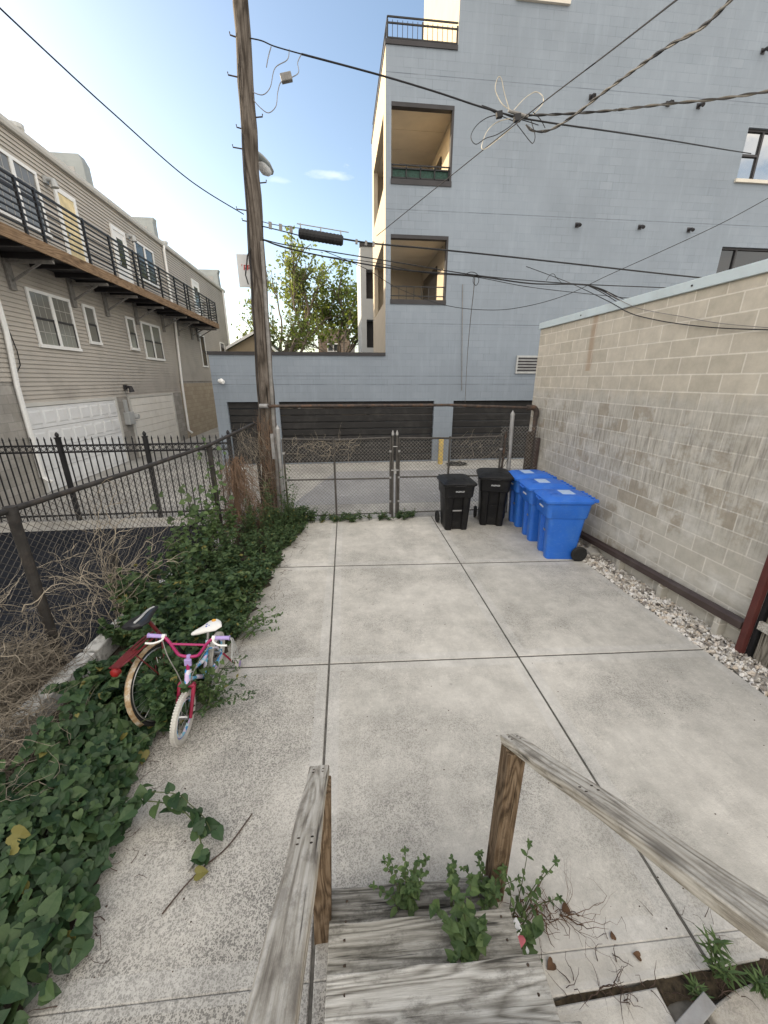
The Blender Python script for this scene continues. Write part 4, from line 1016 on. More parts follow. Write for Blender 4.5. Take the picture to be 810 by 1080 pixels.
for (x, y) in ((376, 256.5), (386, 258), (394, 259)):
    s = MB(); p = atY(x, y - 1.5, 8.0); s.obox(p, (.02, 0, -.003), (0, .02, 0), (.003, 0, .035)); o = s.build('cable_clip', M['cable_grey']); tag(o, 'small dark clip on the cable right of the splice case', 'cable clip', 'clips right of the splice case')
# the loose knot
kn = thing('wire_knot', 'tangle of loose looped wires and clamps hanging over the alley', 'cable', atY(546, 124, 8.3))
LOOPS = [([(540, 117), (530, 110), (523, 97), (523, 88), (526, 81), (529, 84), (532, 98), (537, 115)], 'cable_pale'),
         ([(542, 116), (552, 105), (560, 99), (566, 97), (572, 101), (573, 108), (568, 115), (562, 121)], 'cable_pale'),
         ([(526, 121), (514, 124), (503, 132), (497, 142), (498, 149), (503, 152), (512, 146), (524, 142), (537, 134), (543, 128)], 'cable'),
         ([(538, 125), (524, 129), (514, 138), (509, 150), (508, 156), (512, 157), (524, 148), (536, 138), (546, 129)], 'cable_pale'),
         ([(545, 131), (552, 140), (559, 149), (562, 151), (564, 147), (564, 141), (560, 127)], 'cable'),
         ([(508, 111), (522, 116), (538, 123), (556, 128), (568, 132)], 'cable'), ([(513, 114), (528, 122), (545, 129)], 'cable'), ([(562, 118), (570, 126), (575, 135)], 'cable')]
for pts, m_ in LOOPS:
    s = MB(); s.tube(smooth_pts([atY(x, y, 8.3 + .05 * math.sin(i)) for i, (x, y) in enumerate(pts)], 6), .0065, 6); s.build('loop', M[m_], kn)
for (x, y, r) in ((526.5, 121, .035), (545.5, 124.5, .04)):
    s = MB(); p = atY(x, y, 8.27); s.obox(p, (r * 1.5, 0, .01), (0, r, 0), (-.01, 0, r * 1.3)); s.build('clamp', M['cable'], kn, bevel=.01)
s = MB(); s.tube(PY((536, 117, 8.27), (546, 120, 8.27), (557, 123, 8.27)), [.02, .03, .02], 8); s.build('sleeve', M['cable_grey'], kn)
kn2 = thing('wire_knot', 'small loop of spare wire on the low cable bundle', 'cable', atY(501, 290, 8.0))
s = MB(); s.tube(smooth_pts(PY((488, 291, 8.0), (496, 287, 7.98), (503, 289, 7.98), (505, 296, 7.98), (502, 301, 7.98), (499, 297, 7.98), (501, 290, 7.98), (510, 292, 8.0)), 6), .006, 6); s.build('loop', M['cable'], kn2)
s = MB(); s.tube(smooth_pts(PY((576, 296, 8.1), (580, 290, 8.1), (584, 289, 8.1), (587, 293, 8.1), (592, 298, 8.1)), 6), .005, 5); o = s.build('wire_loop', M['cable']); tag(o, 'tiny thin loop of wire above the low bundle near the wall', 'cable')

# ================================================================== FENCES
def chain_mesh(mb, A, B, z0, z1, d=.062, r=.0022, topf=None):
    """woven diamonds between ground points A and B"""
    A = Vector((A[0], A[1], 0)); B = Vector((B[0], B[1], 0)); L = (B - A).length; u = (B - A) / L; nrm = Vector((-u.y, u.x, 0))
    H = z1 - z0
    k = -int(H / d) - 1
    while k * d < L:
        for sg in (1, -1):
            s0 = k * d
            # line s = s0 + t (sg=1) or s = s0 + H - t
            ta, tb = 0, H
            if sg == 1: lo, hi = max(0, -s0), min(H, L - s0)
            else: lo, hi = max(0, s0 + H - L), min(H, s0 + H)
            if hi - lo > .02:
                f = (lambda t: s0 + t) if sg == 1 else (lambda t: s0 + H - t)
                P = [A + u * f(t) + Vector((0, 0, z0 + t)) + nrm * (.0025 * sg) for t in (lo, hi)]
                mb.tube(P, r, 3, cap=False)
        k += 1
# left chain-link fence, runs from beside the steps to the pole
FA, FB = Vector((-3.31, 1.0, 0)), Vector((-1.66, 7.92, 0))
def fence_pt(y): return FA + (FB - FA) * ((y - FA.y) / (FB.y - FA.y))
clf = thing('chain_link_fence', 'old dark chain link fence with round top rail left of the patio', 'fence', fence_pt(3.3))
s = MB(); s.tube([(fence_pt(y).x, y, z) for y, z in ((.2, 1.72), (1.8, 1.72), (3.33, 1.73), (4.8, 1.745), (6.3, 1.79), (7.9, 1.95))], .027, 12); s.build('top_rail', M['darkpost'], clf, smooth=True)
s = MB(); chain_mesh(s, (fence_pt(.3).x, .3), (FB.x, FB.y), .02, 1.70, .074, .0028); s.build('wire_mesh', M['wire_dark'], clf)
for y, r in ((.9, .03), (3.36, .042), (6.29, .04), (7.9, .035)):
    s = MB(); p = fence_pt(y); s.tube([(p.x, y, -.05), (p.x, y, 1.72 if y < 7 else 1.93)], r, 12); 
    s.tube([(p.x, y, 1.70), (p.x, y, 1.76)], r * 1.15, 12); s.build('post', M['darkpost'], clf, smooth=False)
s = MB(); s.tube([(fence_pt(y).x, y, .12) for y in (.3, 4, 7.9)], .004, 5); s.build('tension_wire', M['wire_dark'], clf)
# short thick pipe bollard in the lot
bo = thing('pipe_bollard', 'short thick dark steel pipe bollard standing in the parking lot', 'bollard', (-2.72, 4.45, 0))
s = MB(); s.tube([(-2.72, 4.45, -.05), (-2.72, 4.45, .84)], .055, 14); s.build('bollard_pipe', M['darkpost'], bo); s = MB(); s.tube([(-2.72, 4.45, .84), (-2.72, 4.45, .87)], [.055, .02], 14); s.build('cap', M['darkpost'], bo)
# painted kerb along the foot of the fence
kb = MB()
KP = [(-2.78, 1.5), (-2.7, 2.4), (-2.58, 3.5), (-2.5, 4.6), (-2.3, 5.6), (-2.16, 6.4)]
for i in range(len(KP) - 1):
    (xa, ya), (xb, yb) = KP[i], KP[i + 1]; g = .015
    dx, dy = xb - xa, yb - ya
    a = Vector((xa + dx * g, ya + dy * g, .06)); b = Vector((xb - dx * g, yb - dy * g, .06)); kb.bar(a + Vector((0, 0, .03)), b + Vector((0, 0, .03)), .15, .2)
o = kb.build('curb', M['painted_curb'], bevel=.015); tag(o, 'flaking white painted concrete kerb under the chain link fence', 'kerb'); o['kind'] = 'structure'

# iron picket fence at the back of the lot
irf = thing('iron_fence', 'black iron picket fence with spear tips and ring band behind the parking lot', 'fence', (-5.4, 8.02, 0))
YI = 8.02; sp_ = 1.565; xs_ = [-2.215 - sp_ * i for i in range(8)]
for i, x in enumerate(xs_):
    s = MB(); s.box(x - .035, x + .035, YI - .035, YI + .035, -.02, 1.7); s.box(x - .042, x + .042, YI - .042, YI + .042, 1.7, 1.725); s.tube([(x, YI, 1.725), (x, YI, 1.76), (x, YI, 1.79), (x, YI, 1.82)], [.02, .036, .03, .008], 8)
    s.build('post', M['blackmetal'], irf)
    if i == len(xs_) - 1: break
    x2 = xs_[i + 1]; s = MB()
    for z in (1.565, 1.44, .16): s.box(x2 + .035, x - .035, YI - .016, YI + .016, z - .016, z + .016)
    n = 13; st = sp_ / n
    for k in range(1, n):
        xx = x2 + k * st; s.box(xx - .009, xx + .009, YI - .0085, YI + .0085, .06, 1.66)
        s.tube([(xx, YI, 1.655), (xx, YI, 1.675), (xx, YI, 1.735)], [.009, .017, .002], 5)
    for k in range(n): s.torus((x2 + (k + .5) * st, YI, 1.503), (0, 1, 0), .04, .006, 12, 4)
    s.build('picket_panel', M['blackmetal'], irf)
s = MB(); s.box(-14, -2.12, 7.95, 8.16, -.03, .05); o = s.build('curb', M['conc_alley'], bevel=.01); struct(o)
# fallen piece of picket fence
bp = thing('broken_picket_panel', 'broken piece of black picket railing leaning in the weeds', 'fence panel', (-2.35, 5.7, 0))
s = MB(); A_, B_ = Vector((-2.62, 5.55, .45)), Vector((-2.08, 5.75, .8))
s.bar(A_, B_, .035, .035)
for i in range(6):
    p = A_ + (B_ - A_) * (i + .3) / 6; dn = Vector((.28, -.18, -.62)); s.bar(p - dn * .12, p + dn * 1.0, .016, .016)
s.build('pickets', M['blackmetal'], bp)
s = MB(); s.bar(A_ + Vector((.2, -.12, -.42)), B_ + Vector((.22, -.12, -.42)), .03, .03); s.build('bottom_rail', M['galv'], bp)
t = tag((lambda s: (s.tube([(-2.02, 6.0, .5), (-1.8, 5.3, .1)], .012, 6), s.build('metal_rod', M['galv']))[1])(MB()), 'thin bare metal rod slanting in the weeds by the fence post', 'rod')

# gates across the yard's back
YG = 7.66
def gate(name, label, x0, x1, mids, ztop=1.66, wob=0, meshd=.074):
    g = thing(name, label, 'gate', ((x0 + x1) / 2, YG, 0))
    s = MB(); r = .021
    s.tube([(x0, YG, .06), (x0, YG, ztop)], r, 10); s.tube([(x1, YG, .06), (x1, YG, ztop)], r, 10)
    s.tube([(x0, YG, ztop), ((x0 + x1) / 2, YG, ztop - wob), (x1, YG, ztop)], r, 10)
    s.tube([(x0, YG, .09), (x1, YG, .09)], .012, 8)
    s.tube([(x0, YG, .86), (x1, YG, .84)], r * .8, 8)
    for m_ in mids: s.tube([(m_, YG - .01, -.02), (m_, YG - .01, ztop + .02)], r, 10)
    s.build('gate_frame', M['wire_dark'], g, smooth=True)
    s = MB(); chain_mesh(s, (x0, YG + .02), (x1, YG + .02),   .05, ztop, meshd, .0033); s.build('wire_mesh', M['wire'], g)
    for z in (.35, .86, 1.4):
        for x in (x0, x1): s = MB(); s.tube([(x, YG, z - .02), (x, YG, z + .02)], .03, 10); s.build('clamp_band', M['galv'], g)
    return g
g1 = gate('chain_link_gate', 'chain link gate leaf hung beside the utility pole, vines along its top', -1.12, .99, [-.14], 1.67, .03)
g2 = gate('chain_link_gate', 'chain link gate leaf behind the two black carts', 1.16, 3.3, [2.2], 1.66, .02)
for x in (1.03, 1.115):
    t = thing('gate_post', 'galvanised gate post with pointed cap, ' + ('left of the latch' if x < 1.1 else 'right of the latch'), 'post', (x, YG - .01, 0))
    s = MB(); s.tube([(x, YG - .03, -.03), (x, YG - .03, 1.72)], .023, 10); s.build('post_pipe', M['wire_dark'], t, smooth=True); s = MB(); s.tube([(x, YG - .03, 1.72), (x, YG - .03, 1.76), (x, YG - .03, 1.82)], [.026, .028, .004], 10); s.build('cap', M['galv'], t, smooth=True)
s = MB(); s.tube([(1.0, YG - .06, 1.02), (1.15, YG - .06, 1.02)], .012, 8); s.box(1.05, 1.1, YG - .085, YG - .055, .95, 1.05); s.tube([(1.03, YG - .06, 1.5), (1.12, YG - .06, 1.5)], .01, 6); o = s.build('gate_latch', M['galv']); tag(o, 'small metal latch and padlock joining the two gate leaves', 'latch')
t = thing('fence_post', 'pale galvanised terminal post with pointed cap behind the black carts', 'post', (3.5, 7.72, 0))
s = MB(); s.tube([(3.56, 7.72, -.03), (3.5, 7.72, 2.07)], .042, 14); s.build('post_pipe', M['galv'], t, smooth=True); s = MB(); s.tube([(3.5, 7.72, 2.07), (3.5, 7.72, 2.1), (3.497, 7.72, 2.17)], [.047, .045, .004], 14); s.build('cap', M['galv'], t, smooth=True)
t = thing('fence_post', 'pale galvanised post standing right beside the pole foot', 'post', (-1.2, 7.72, 0))
s = MB(); s.tube([(-1.2, 7.72, -.03), (-1.2, 7.72, 1.86)], .04, 14); s.build('post_pipe', M['galv'], t, smooth=True); s = MB(); s.tube([(-1.2, 7.72, 1.86), (-1.2, 7.72, 1.93)], [.045, .01], 14); s.build('cap', M['galv'], t, smooth=True)
gp = thing('mesh_fence', 'short slack chain link panel between the pale post and block wall', 'fence', (3.8, 7.75, 0))
s = MB(); chain_mesh(s, (3.3, 7.75), (4.12, 7.75), .05, 1.85, .074, .0033); s.build('wire_mesh', M['wire'], gp)
s = MB(); s.tube([(3.36, 7.72, -.03), (3.4, 7.72, 1.75)], .024, 8); s.build('post', M['rustpipe'], gp)
s = MB(); s.tube([(3.3, 7.7, .86), (3.52, 7.7, 1.5)], .008, 5); s.tube([(3.34, 7.69, .9), (3.5, 7.69, 1.2), (3.42, 7.69, 1.75)], .006, 5); s.build('tie_wire', M['wire_dark'], gp)
# overhead pipe from the pole to an elbow on the right
bm = thing('overhead_pipe', 'rusty overhead pipe across the gate from the pole to an elbow post', 'pipe frame', (1.4, 8.0, 2.3))
s = MB(); s.tube([(-1.36, 7.84, 2.28), (.3, 7.9, 2.275), (2.2, 7.95, 2.27), (4.02, 7.95, 2.2)], .028, 12); s.build('crossbar', M['rustpipe'], bm, smooth=True)
s = MB(); s.tube(smooth_pts([(3.9, 7.95, 2.205), (4.06, 7.95, 2.2), (4.12, 7.95, 2.12), (4.12, 7.95, 2.0)], 4), .055, 12); s.build('elbow', M['rustpipe'], bm, smooth=True)
s = MB(); s.tube([(4.12, 7.95, 2.05), (4.11, 7.95, -.03)], .046, 12); s.build('upright', M['rustpipe'], bm, smooth=True)
s = MB(); s.tube([(-1.52, 7.9, 2.28), (-1.36, 7.84, 2.28)], .042, 12); s.build('collar', M['galv'], bm)
for (x, y, z, w, lab) in ((4.0, 7.86, 1.72, .11, 'dark weathered timber post in front of the pipe upright'), (4.135, 7.8, 1.6, .1, 'shorter maroon brown timber post against the block wall end')):
    t = thing('timber_post', lab, 'post', (x, y, 0)); s = MB(); s.box(x - w / 2, x + w / 2, y - .05, y + .05, -.03, z); s.build('timber', M['timber_dark'] if x < 4.1 else M['brown_metal'], t, bevel=.008)
    s = MB(); s.tube([(x - w / 2 - .005, y - .055, .95), (x + w / 2 + .004, y - .055, 1.0)], .006, 5); s.build('wire_tie', M['wire'], t)
# yellow guard post and scrap by the garage
t = thing('guard_post', 'faded yellow guard post at the corner between two charcoal garage doors', 'bollard', (3.42, 12.95, 0))
s = MB(); s.tube([(3.42, 12.95, -.02), (3.42, 12.95, .82)], .085, 14); s.build('post_pipe', M['yellow'], t, smooth=True); s = MB(); s.tube([(3.42, 12.95, .82), (3.42, 12.95, .88), (3.42, 12.95, .9)], [.085, .05, .01], 14); s.build('cap', M['yellow'], t, smooth=True)
s = MB(); P = []
for i in range(8):
    for k in range(5): P.append((3.6 + i * .1, 12.5 + k * .09 + .05 * math.sin(i * 1.3), .02 + .09 * abs(math.sin(i * 1.9 + k * 1.1)) * math.sin(math.pi * i / 7 * .9 + .2)))
s.add(P, [(i * 5 + k, i * 5 + k + 1, (i + 1) * 5 + k + 1, (i + 1) * 5 + k) for i in range(7) for k in range(4)])
o = s.build('plastic_scrap', M['tarp'], smooth=True); o.modifiers.new('Solidify', 'SOLIDIFY').thickness = .006; tag(o, 'crumpled black plastic scrap lying on the alley by the yellow post', 'litter')

# right-hand board fence with maroon steel post
wf = thing('board_fence', 'grey wooden board fence on a maroon steel post beside the pebble strip', 'fence', (4.1, 2.9, 0))
s = MB(); s.box(4.075, 4.135, 2.9, 2.965, -.05, 2.1); s.build('steel_post', M['maroon'], wf, bevel=.004)
s = MB(); s.box(4.136, 4.19, 2.86, 2.9, -.03, 2.1); s.build('post_backing', M['blackmetal'], wf)
for i in range(9):
    y1 = 2.83 - i * .145; s = MB(); s.box(4.145, 4.165, y1 - .14, y1, .0 + .008 * (i % 3), 1.9 + .01 * (i % 2)); s.build('board', M['fence_wood'], wf, bevel=.003)
for z in (.42, 1.08, 1.7):
    s = MB(); s.box(4.105, 4.144, 1.5, 2.86, z - .045, z + .045); s.build('rail', M['fence_rail'], wf, bevel=.004)

# ================================================================== WHEELED CARTS
def ring(w, d, z, rc=.05, notch=0, cy=0, bulge=0):
    """rounded rectangle, front (-y) with a centred recess"""
    P = []; n = 4
    hw, hd = w / 2, d / 2
    nw = .085
    P += [(-hw + rc, -hd), (-nw - .02, -hd), (-nw, -hd + notch), (nw, -hd + notch), (nw + .02, -hd), (hw - rc, -hd)]
    for cx, cyy, a0 in ((hw - rc, -hd + rc, -90), (hw - rc, hd - rc, 0), (-hw + rc, hd - rc, 90), (-hw + rc, -hd + rc, 180)):
        for k in range(1, n + 1) if a0 == -90 else range(0, n + 1):
            a = R(a0 + 90 * k / n)
            if a0 == 180 and k == n: continue
            P.append((cx + rc * math.cos(a), cyy + rc * math.sin(a)))
    return [(x, y + cy, z) for x, y in P]
def make_cart(name, label, mat, group, k=1.0, hscale=1.0, emblem=False, divider=True):
    t = thing(name, label, 'bin', (0, 0, 0), group)
    H = hscale
    s = MB()
    s.loft([ring(.44 * k, .46 * k, .0, .05, .05, .0), ring(.45 * k, .47 * k, .03, .06, .055), ring(.505 * k, .56 * k, .62 * H, .06, .055, .01), ring(.515 * k, .575 * k, .665 * H, .06, .045, .01),
            ring(.55 * k, .63 * k, .68 * H, .06, .0, .0), ring(.58 * k, .68 * k, .89 * H, .06, 0, .0), ring(.60 * k, .70 * k, .895 * H, .06, 0, 0), ring(.60 * k, .70 * k, .935 * H, .06, 0, 0)])
    body = s.build('body', mat, t, smooth=True, bevel=.004, seg=1)
    # crossbar and vertical ribs in the front recess
    s = MB(); yF = -.2 * k
    s.box(-.09, .09, yF - .012, yF + .03, .38 * H, .405 * H); s.build('lift_bar', M['galv'] if not divider else mat, t)
    if divider:
        s = MB()
        for x in (-.1, .1):
            s.loft([[(x - .012, -.18 * k - .012, .03), (x + .012, -.18 * k - .012, .03), (x + .012, -.18 * k + .02, .03), (x - .012, -.18 * k + .02, .03)], [(x - .012, -.228 * k - .012, .62 * H), (x + .012, -.228 * k - .012, .62 * H), (x + .012, -.228 * k + .02, .62 * H), (x - .012, -.228 * k + .02, .62 * H)]])
        s.build('front_rib', mat, t)
    # lid: shallow dished shell with rolled lip, domed middle
    s = MB(); z = .935 * H
    s.loft([ring(.635 * k, .735 * k, z - .025, .07, 0, -.01), ring(.65 * k, .75 * k, z - .02, .07, 0, -.01), ring(.65 * k, .75 * k, z + .012, .07, 0, -.01), ring(.61 * k, .71 * k, z + .03, .07, 0, -.008),
            ring(.58 * k, .68 * k, z + .034, .07, 0, -.006), ring(.50 * k, .60 * k, z + .062, .1, 0, .0), ring(.38 * k, .48 * k, z + .075, .1, 0, .01), ring(.2 * k, .3 * k, z + .078, .05, 0, .01)])
    lid = s.build('lid', mat, t, smooth=True)
    s = MB(); s.obox((0, -.05 * k, z + .0785), (.13 * k, 0, 0), (0, .1 * k, 0), (0, 0, .0015)); s.build('sticker', M['label_pale'] if emblem else M['plastic_grey'], lid) if emblem else None
    s = MB(); s.tube([(-.1 * k, -.385 * k, z - .012), (-.07 * k, -.40 * k, z - .02), (.07 * k, -.40 * k, z - .02), (.1 * k, -.385 * k, z - .012)], .012, 6); s.build('lid_grip', mat, lid)
    # handle at the hinge with knuckles
    s = MB(); yh = .40 * k
    s.tube([(-.26 * k, yh + .02, z + .0), (.26 * k, yh + .02, z + .0)], .018, 10)
    for x in (-.24, -.12, 0, .12, .24): s.box(x * k - .018, x * k + .018, yh - .07, yh + .03, z - .02, z + .03)
    s.build('handle', mat, t, bevel=.004)
    s = MB(); s.tube([(-.3 * k, .255 * k, .125), (.3 * k, .255 * k, .125)], .014, 8); s.build('axle', M['galv'], t)
    for sx in (-1, 1):
        c = Vector((sx * .285 * k, .255 * k, .125)); s = MB()
        s.torus(c, (1, 0, 0), .098, .028, 28, 8); wh = s.build('wheel', M['tyre'], t, smooth=True)
        s = MB(); s.tube([c - Vector((.022, 0, 0)), c + Vector((.022, 0, 0))], .082, 20)
        for q in range(6):
            a = q * math.pi / 3; s.bar(c + Vector((sx * .024, .02 * math.cos(a), .02 * math.sin(a))), c + Vector((sx * .024, .08 * math.cos(a), .08 * math.sin(a))), .012, .012, (1, 0, 0))
        s.tube([c - Vector((.03, 0, 0)), c + Vector((.03, 0, 0))], .024, 12); s.build('rim', M['tyre'], wh)
    # stamped serial on the front band and the side wave marks
    s = MB(); zt = .80 * H; y_ = -.331 * k
    random.seed(hash(name) % 97 + 3)
    for i in range(9):
        x = -.075 + i * .0185
        s.box(x - .0025, x + .0025, y_ - .004, y_ + .012, zt - .014, zt + .014)
        q = (i * 7) % 4
        if q in (0, 1): s.box(x + .0026, x + .0095, y_ - .004, y_ + .012, zt + .009, zt + .014)
        if q in (1, 2): s.box(x + .0026, x + .0095, y_ - .004, y_ + .012, zt - .014, zt - .009)
        if q in (0, 3): s.box(x + .0026, x + .0095, y_ - .004, y_ + .012, zt - .0025, zt + .0025)
    s.build('serial', M['print_white'], t)
    if emblem:
        s = MB()
        def W(a, b): return (.155 * k + b * .6 * k, (-.18 - .045 * a / (.62 * H)) * k - .003, a)
        curve = [(.50, -.05), (.46, -.08), (.4, -.09), (.36, -.05), (.38, .0), (.33, .03), (.27, -.0), (.26, -.06), (.3, -.09)]
        s.tube(smooth_pts([Vector(W(a * H, b)) for a, b in curve], 5), .0035, 4)
        curve = [(.54, .05), (.5, .0), (.44, .02), (.42, .06), (.47, .08)]
        s.tube(smooth_pts([Vector(W(a * H, b)) for a, b in curve], 5), .0035, 4)
        s.build('emblem_mark', M['print_faint'], t)
    return t
def put(o, x, y, rz): o.location = (x, y, 0); o.rotation_euler = (0, 0, R(rz))
c1 = make_cart('refuse_cart', 'short black wheeled cart at the concrete joint, left of the taller black cart', M['bin_black'], 'black wheeled carts by the gate', .98, 1.0, False, False)
put(c1, 2.17, 6.97, -2)
c2 = make_cart('refuse_cart', 'taller black wheeled cart with ribbed front between the short black cart and blue carts', M['bin_black'], 'black wheeled carts by the gate', 1.0, 1.07, False, True)
put(c2, 2.98, 7.12, -15)
c3 = make_cart('recycling_cart', 'nearest blue wheeled cart whose whole side and black wheel show', M['bin_blue'], 'blue wheeled carts along the block wall', 1.0, 1.06, False, False)
put(c3, 3.5, 5.53, -98)
s = None
blue2 = make_cart('recycling_cart', 'middle blue wheeled cart with pale scrawled emblem on its side', M['bin_blue'], 'blue wheeled carts along the block wall', 1.0, 1.06, True, False)
put(blue2, 3.56, 6.25, -97)
blue3 = copy_tree(blue2); blue3['label'] = 'farthest blue wheeled cart beside the taller black cart'
put(blue3, 3.62, 6.97, -92)
# sticker on the nearest lid
s = MB(); s.obox((0, .0, .0), (.12, 0, 0), (0, .1, 0), (0, 0, .0015)); st = s.build('sticker', M['label_pale']); st.parent = [c for c in c3.children if c.name.startswith('lid')][0]; st.location = (0, .03, .935 * 1.06 + .0785)

# ================================================================== WOODEN STEPS
stp = thing('wooden_steps', 'weathered grey wooden steps with two sloping flat handrails', 'steps', (.3, 1.0, 0))
def plank(name, mat, parent, c, L, w, h, M3=None, bevel=.006, wob=.0):
    """a plank whose own x axis runs along the board"""
    s = MB(); n = 14; rings = []
    for i in range(n + 1):
        x = -L / 2 + L * i / n; q = wob * math.sin(i * 1.3) ; q2 = wob * math.cos(i * .9 + 1)
        rings.append([(x, -w / 2 + q, -h / 2 + q2 * .5), (x, w / 2 + q2, -h / 2 + q * .4), (x, w / 2 + q2, h / 2 + q * .5), (x, -w / 2 + q, h / 2 + q2 * .5)])
    s.loft(rings); o = s.build(name, mat, None, bevel=bevel)
    o.parent = parent
    wl = Vector(parent['_w']) if parent is not None else Vector()
    mm = (M3.to_4x4() if M3 is not None else Matrix.Identity(4)); mm.translation = Vector(c) - wl
    o.matrix_local = mm; o['_w'] = [0, 0, 0]
    return o
TR = [(1.305, .18), (1.08, .36), (.85, .54), (.615, .72), (.38, .9)]
for i, (yf, z) in enumerate(TR):
    rot = Matrix.Rotation(R(-2.6), 3, 'Z')
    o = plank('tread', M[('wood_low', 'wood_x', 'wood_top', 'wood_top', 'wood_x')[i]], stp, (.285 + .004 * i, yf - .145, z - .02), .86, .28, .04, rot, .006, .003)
nl = MB()
for (yf, z) in TR:
    for x in (-.06, .67):
        for dy in (.05, .13, .21): nl.cyl((x + rng.uniform(-.012, .012), yf - dy, z - .003), (x, yf - dy, z + .0015), .0055, 8)
nl.build('nail', M['timber_dark'], stp)
for x in (-.08, .65):
    s = MB(); s.add([(x, 1.26, -.02), (x, 1.26, .13), (x, 1.03, .13), (x, 1.03, .31), (x, .8, .31), (x, .8, .49), (x, .57, .49), (x, .57, .67), (x, .2, .67), (x, .2, -.02)], [tuple(range(10))])
    s.add([(x + .04, 1.26, -.02), (x + .04, 1.26, .13), (x + .04, 1.03, .13), (x + .04, 1.03, .31), (x + .04, .8, .31), (x + .04, .8, .49), (x + .04, .57, .49), (x + .04, .57, .67), (x + .04, .2, .67), (x + .04, .2, -.02)], [tuple(range(10))])
    for a in range(10):
        b = (a + 1) % 10; s.f.append([a, b, b + 10, a + 10]); s.m.append(0)
    s.build('stringer', M['wood_z'], stp)
def rail(xa, ya, za, xb, yb, zb, px, py, lab):
    a, b = Vector((xa, ya, za)), Vector((xb, yb, zb)); d = b - a; L = d.length; d.normalize()
    sx = d.cross(Vector((0, 0, 1))).normalized(); uz = sx.cross(d)
    M3 = Matrix((d, sx, uz)).transposed() 
    M3 = Matrix(((d.x, -sx.x, uz.x), (d.y, -sx.y, uz.y), (d.z, -sx.z, uz.z)))
    o = plank('handrail', M['wood_y'], stp, (a + b) / 2, L, .092, .04, M3, .007, .0025)
    for f in (.03, .05, .36, .38):
        for e in (-.022, .02):
            q = a + d * (L * f) + sx * e + uz * .019; nn_ = MB(); nn_.cyl(q, q + uz * .0025, .005, 8); nn_.build('nail', M['timber_dark'], stp)
    zt = za + (py - ya) / (yb - ya) * (zb - za) - .03
    q = MB(); tx = px + (.045 if lab == 'left' else 0); q.loft([[(cx + dx * .044, py + dy * .044, z) for dx, dy in ((-1, -1), (1, -1), (1, 1), (-1, 1))] for cx, z in ((px, -.01), (tx, zt))]); q.build('post', M['wood_z'], stp, bevel=.006)
rail(-.155, 1.335, 1.03, -.155, -.1, 2.01, -.185, 1.23, 'left')
rail(.765, 1.345, 1.095, .775, -.1, 2.09, .765, 1.29, 'right')
q = MB(); q.box(-.229, -.141, .1, .188, -.01, 1.8); q.build('post', M['wood_z'], stp, bevel=.006)
q = MB(); q.box(.73, .818, .02, .108, -.01, 1.9); q.build('post', M['wood_z'], stp, bevel=.006)
# ================================================================== BICYCLES
def wheel(parent, c, Ro, rt, tm, rimm, nm, spokes=16, axis=(0, 1, 0), hubm='chrome'):
    c = Vector(c); s = MB(); s.torus(c, axis, Ro - rt, rt, 36, 8)
    if tm == 'whitetyre':
        for i in range(60):
            a = 2 * math.pi * i / 60
            for sd2 in (-1, 1):
                s.obox(c + Vector((math.cos(a) * (Ro - .001), sd2 * rt * .45, math.sin(a) * (Ro - .001))), (-math.sin(a) * .006, 0, math.cos(a) * .006), (0, rt * .3, 0), (math.cos(a) * .003, 0, math.sin(a) * .003))
    w_ = s.build(nm, M[tm], parent, smooth=True)
    s = MB(); s.torus(c, axis, Ro - rt * 2 - .004, .009, 36, 6); r_ = s.build('rim', M[rimm], w_, smooth=True)
    s = MB(); s.tube([c - Vector((0, .035, 0)), c + Vector((0, .035, 0))], .016, 10)
    for i in range(spokes):
        a = 2 * math.pi * i / spokes; sg = .02 if i % 2 else -.02
        s.tube([c + Vector((math.cos(a + .5) * .014, sg, math.sin(a + .5) * .014)), c + Vector((math.cos(a) * (Ro - rt * 2 - .004), 0, math.sin(a) * (Ro - rt * 2 - .004)))], .0016, 4)
    s.build('spokes', M[hubm], w_)
    return w_
kb_ = thing('kids_bicycle', 'small kids bicycle with magenta handlebar, white tyres and training wheels', 'bicycle', (0, 0, 0))
wheel(kb_, (.385, 0, .2), .2, .024, 'whitetyre', 'seatblue', 'front_wheel', 16)
wheel(kb_, (-.385, 0, .2), .2, .024, 'whitetyre', 'seatblue', 'rear_wheel', 16)
# printed rim shields
for cx in (.385, -.385):
    s = MB(); c = Vector((cx, 0, .2))
    s.torus(c, (0, 1, 0), .138, .012, 30, 6); s.build('rim_shield', M['printblue'], kb_, smooth=True)
s = MB(); s.tube([(.275, 0, .41), (.235, 0, .54)], .023, 12)
s.tube(smooth_pts([(.262, 0, .46), (.12, 0, .36), (-.02, 0, .24), (-.06, 0, .21)], 5), .019, 10)
s.tube(smooth_pts([(.245, 0, .51), (.1, 0, .45), (-.06, 0, .38), (-.13, 0, .385)], 5), .017, 10)
s.tube([(-.06, 0, .21), (-.19, 0, .5)], .017, 10)
for y in (-.05, .05): s.tube([(-.06, y * .6, .21), (-.385, y, .2)], .009, 8); s.tube([(-.165, y * .4, .43), (-.27, y, .36), (-.385, y, .2)], .009, 8)
s.build('frame', M['printblue'], kb_, smooth=True)
s = MB(); s.tube([(.275, -.06, .425), (.275, .06, .425)], .022, 10)
for y in (-.055, .055): s.tube([(.275, y, .43), (.33, y, .32), (.385, y, .195)], [.017, .015, .012], 8)
s.build('fork', M['darkpink'], kb_, smooth=True)
s = MB(); s.tube([(.235, 0, .54), (.205, 0, .645)], .014, 10)
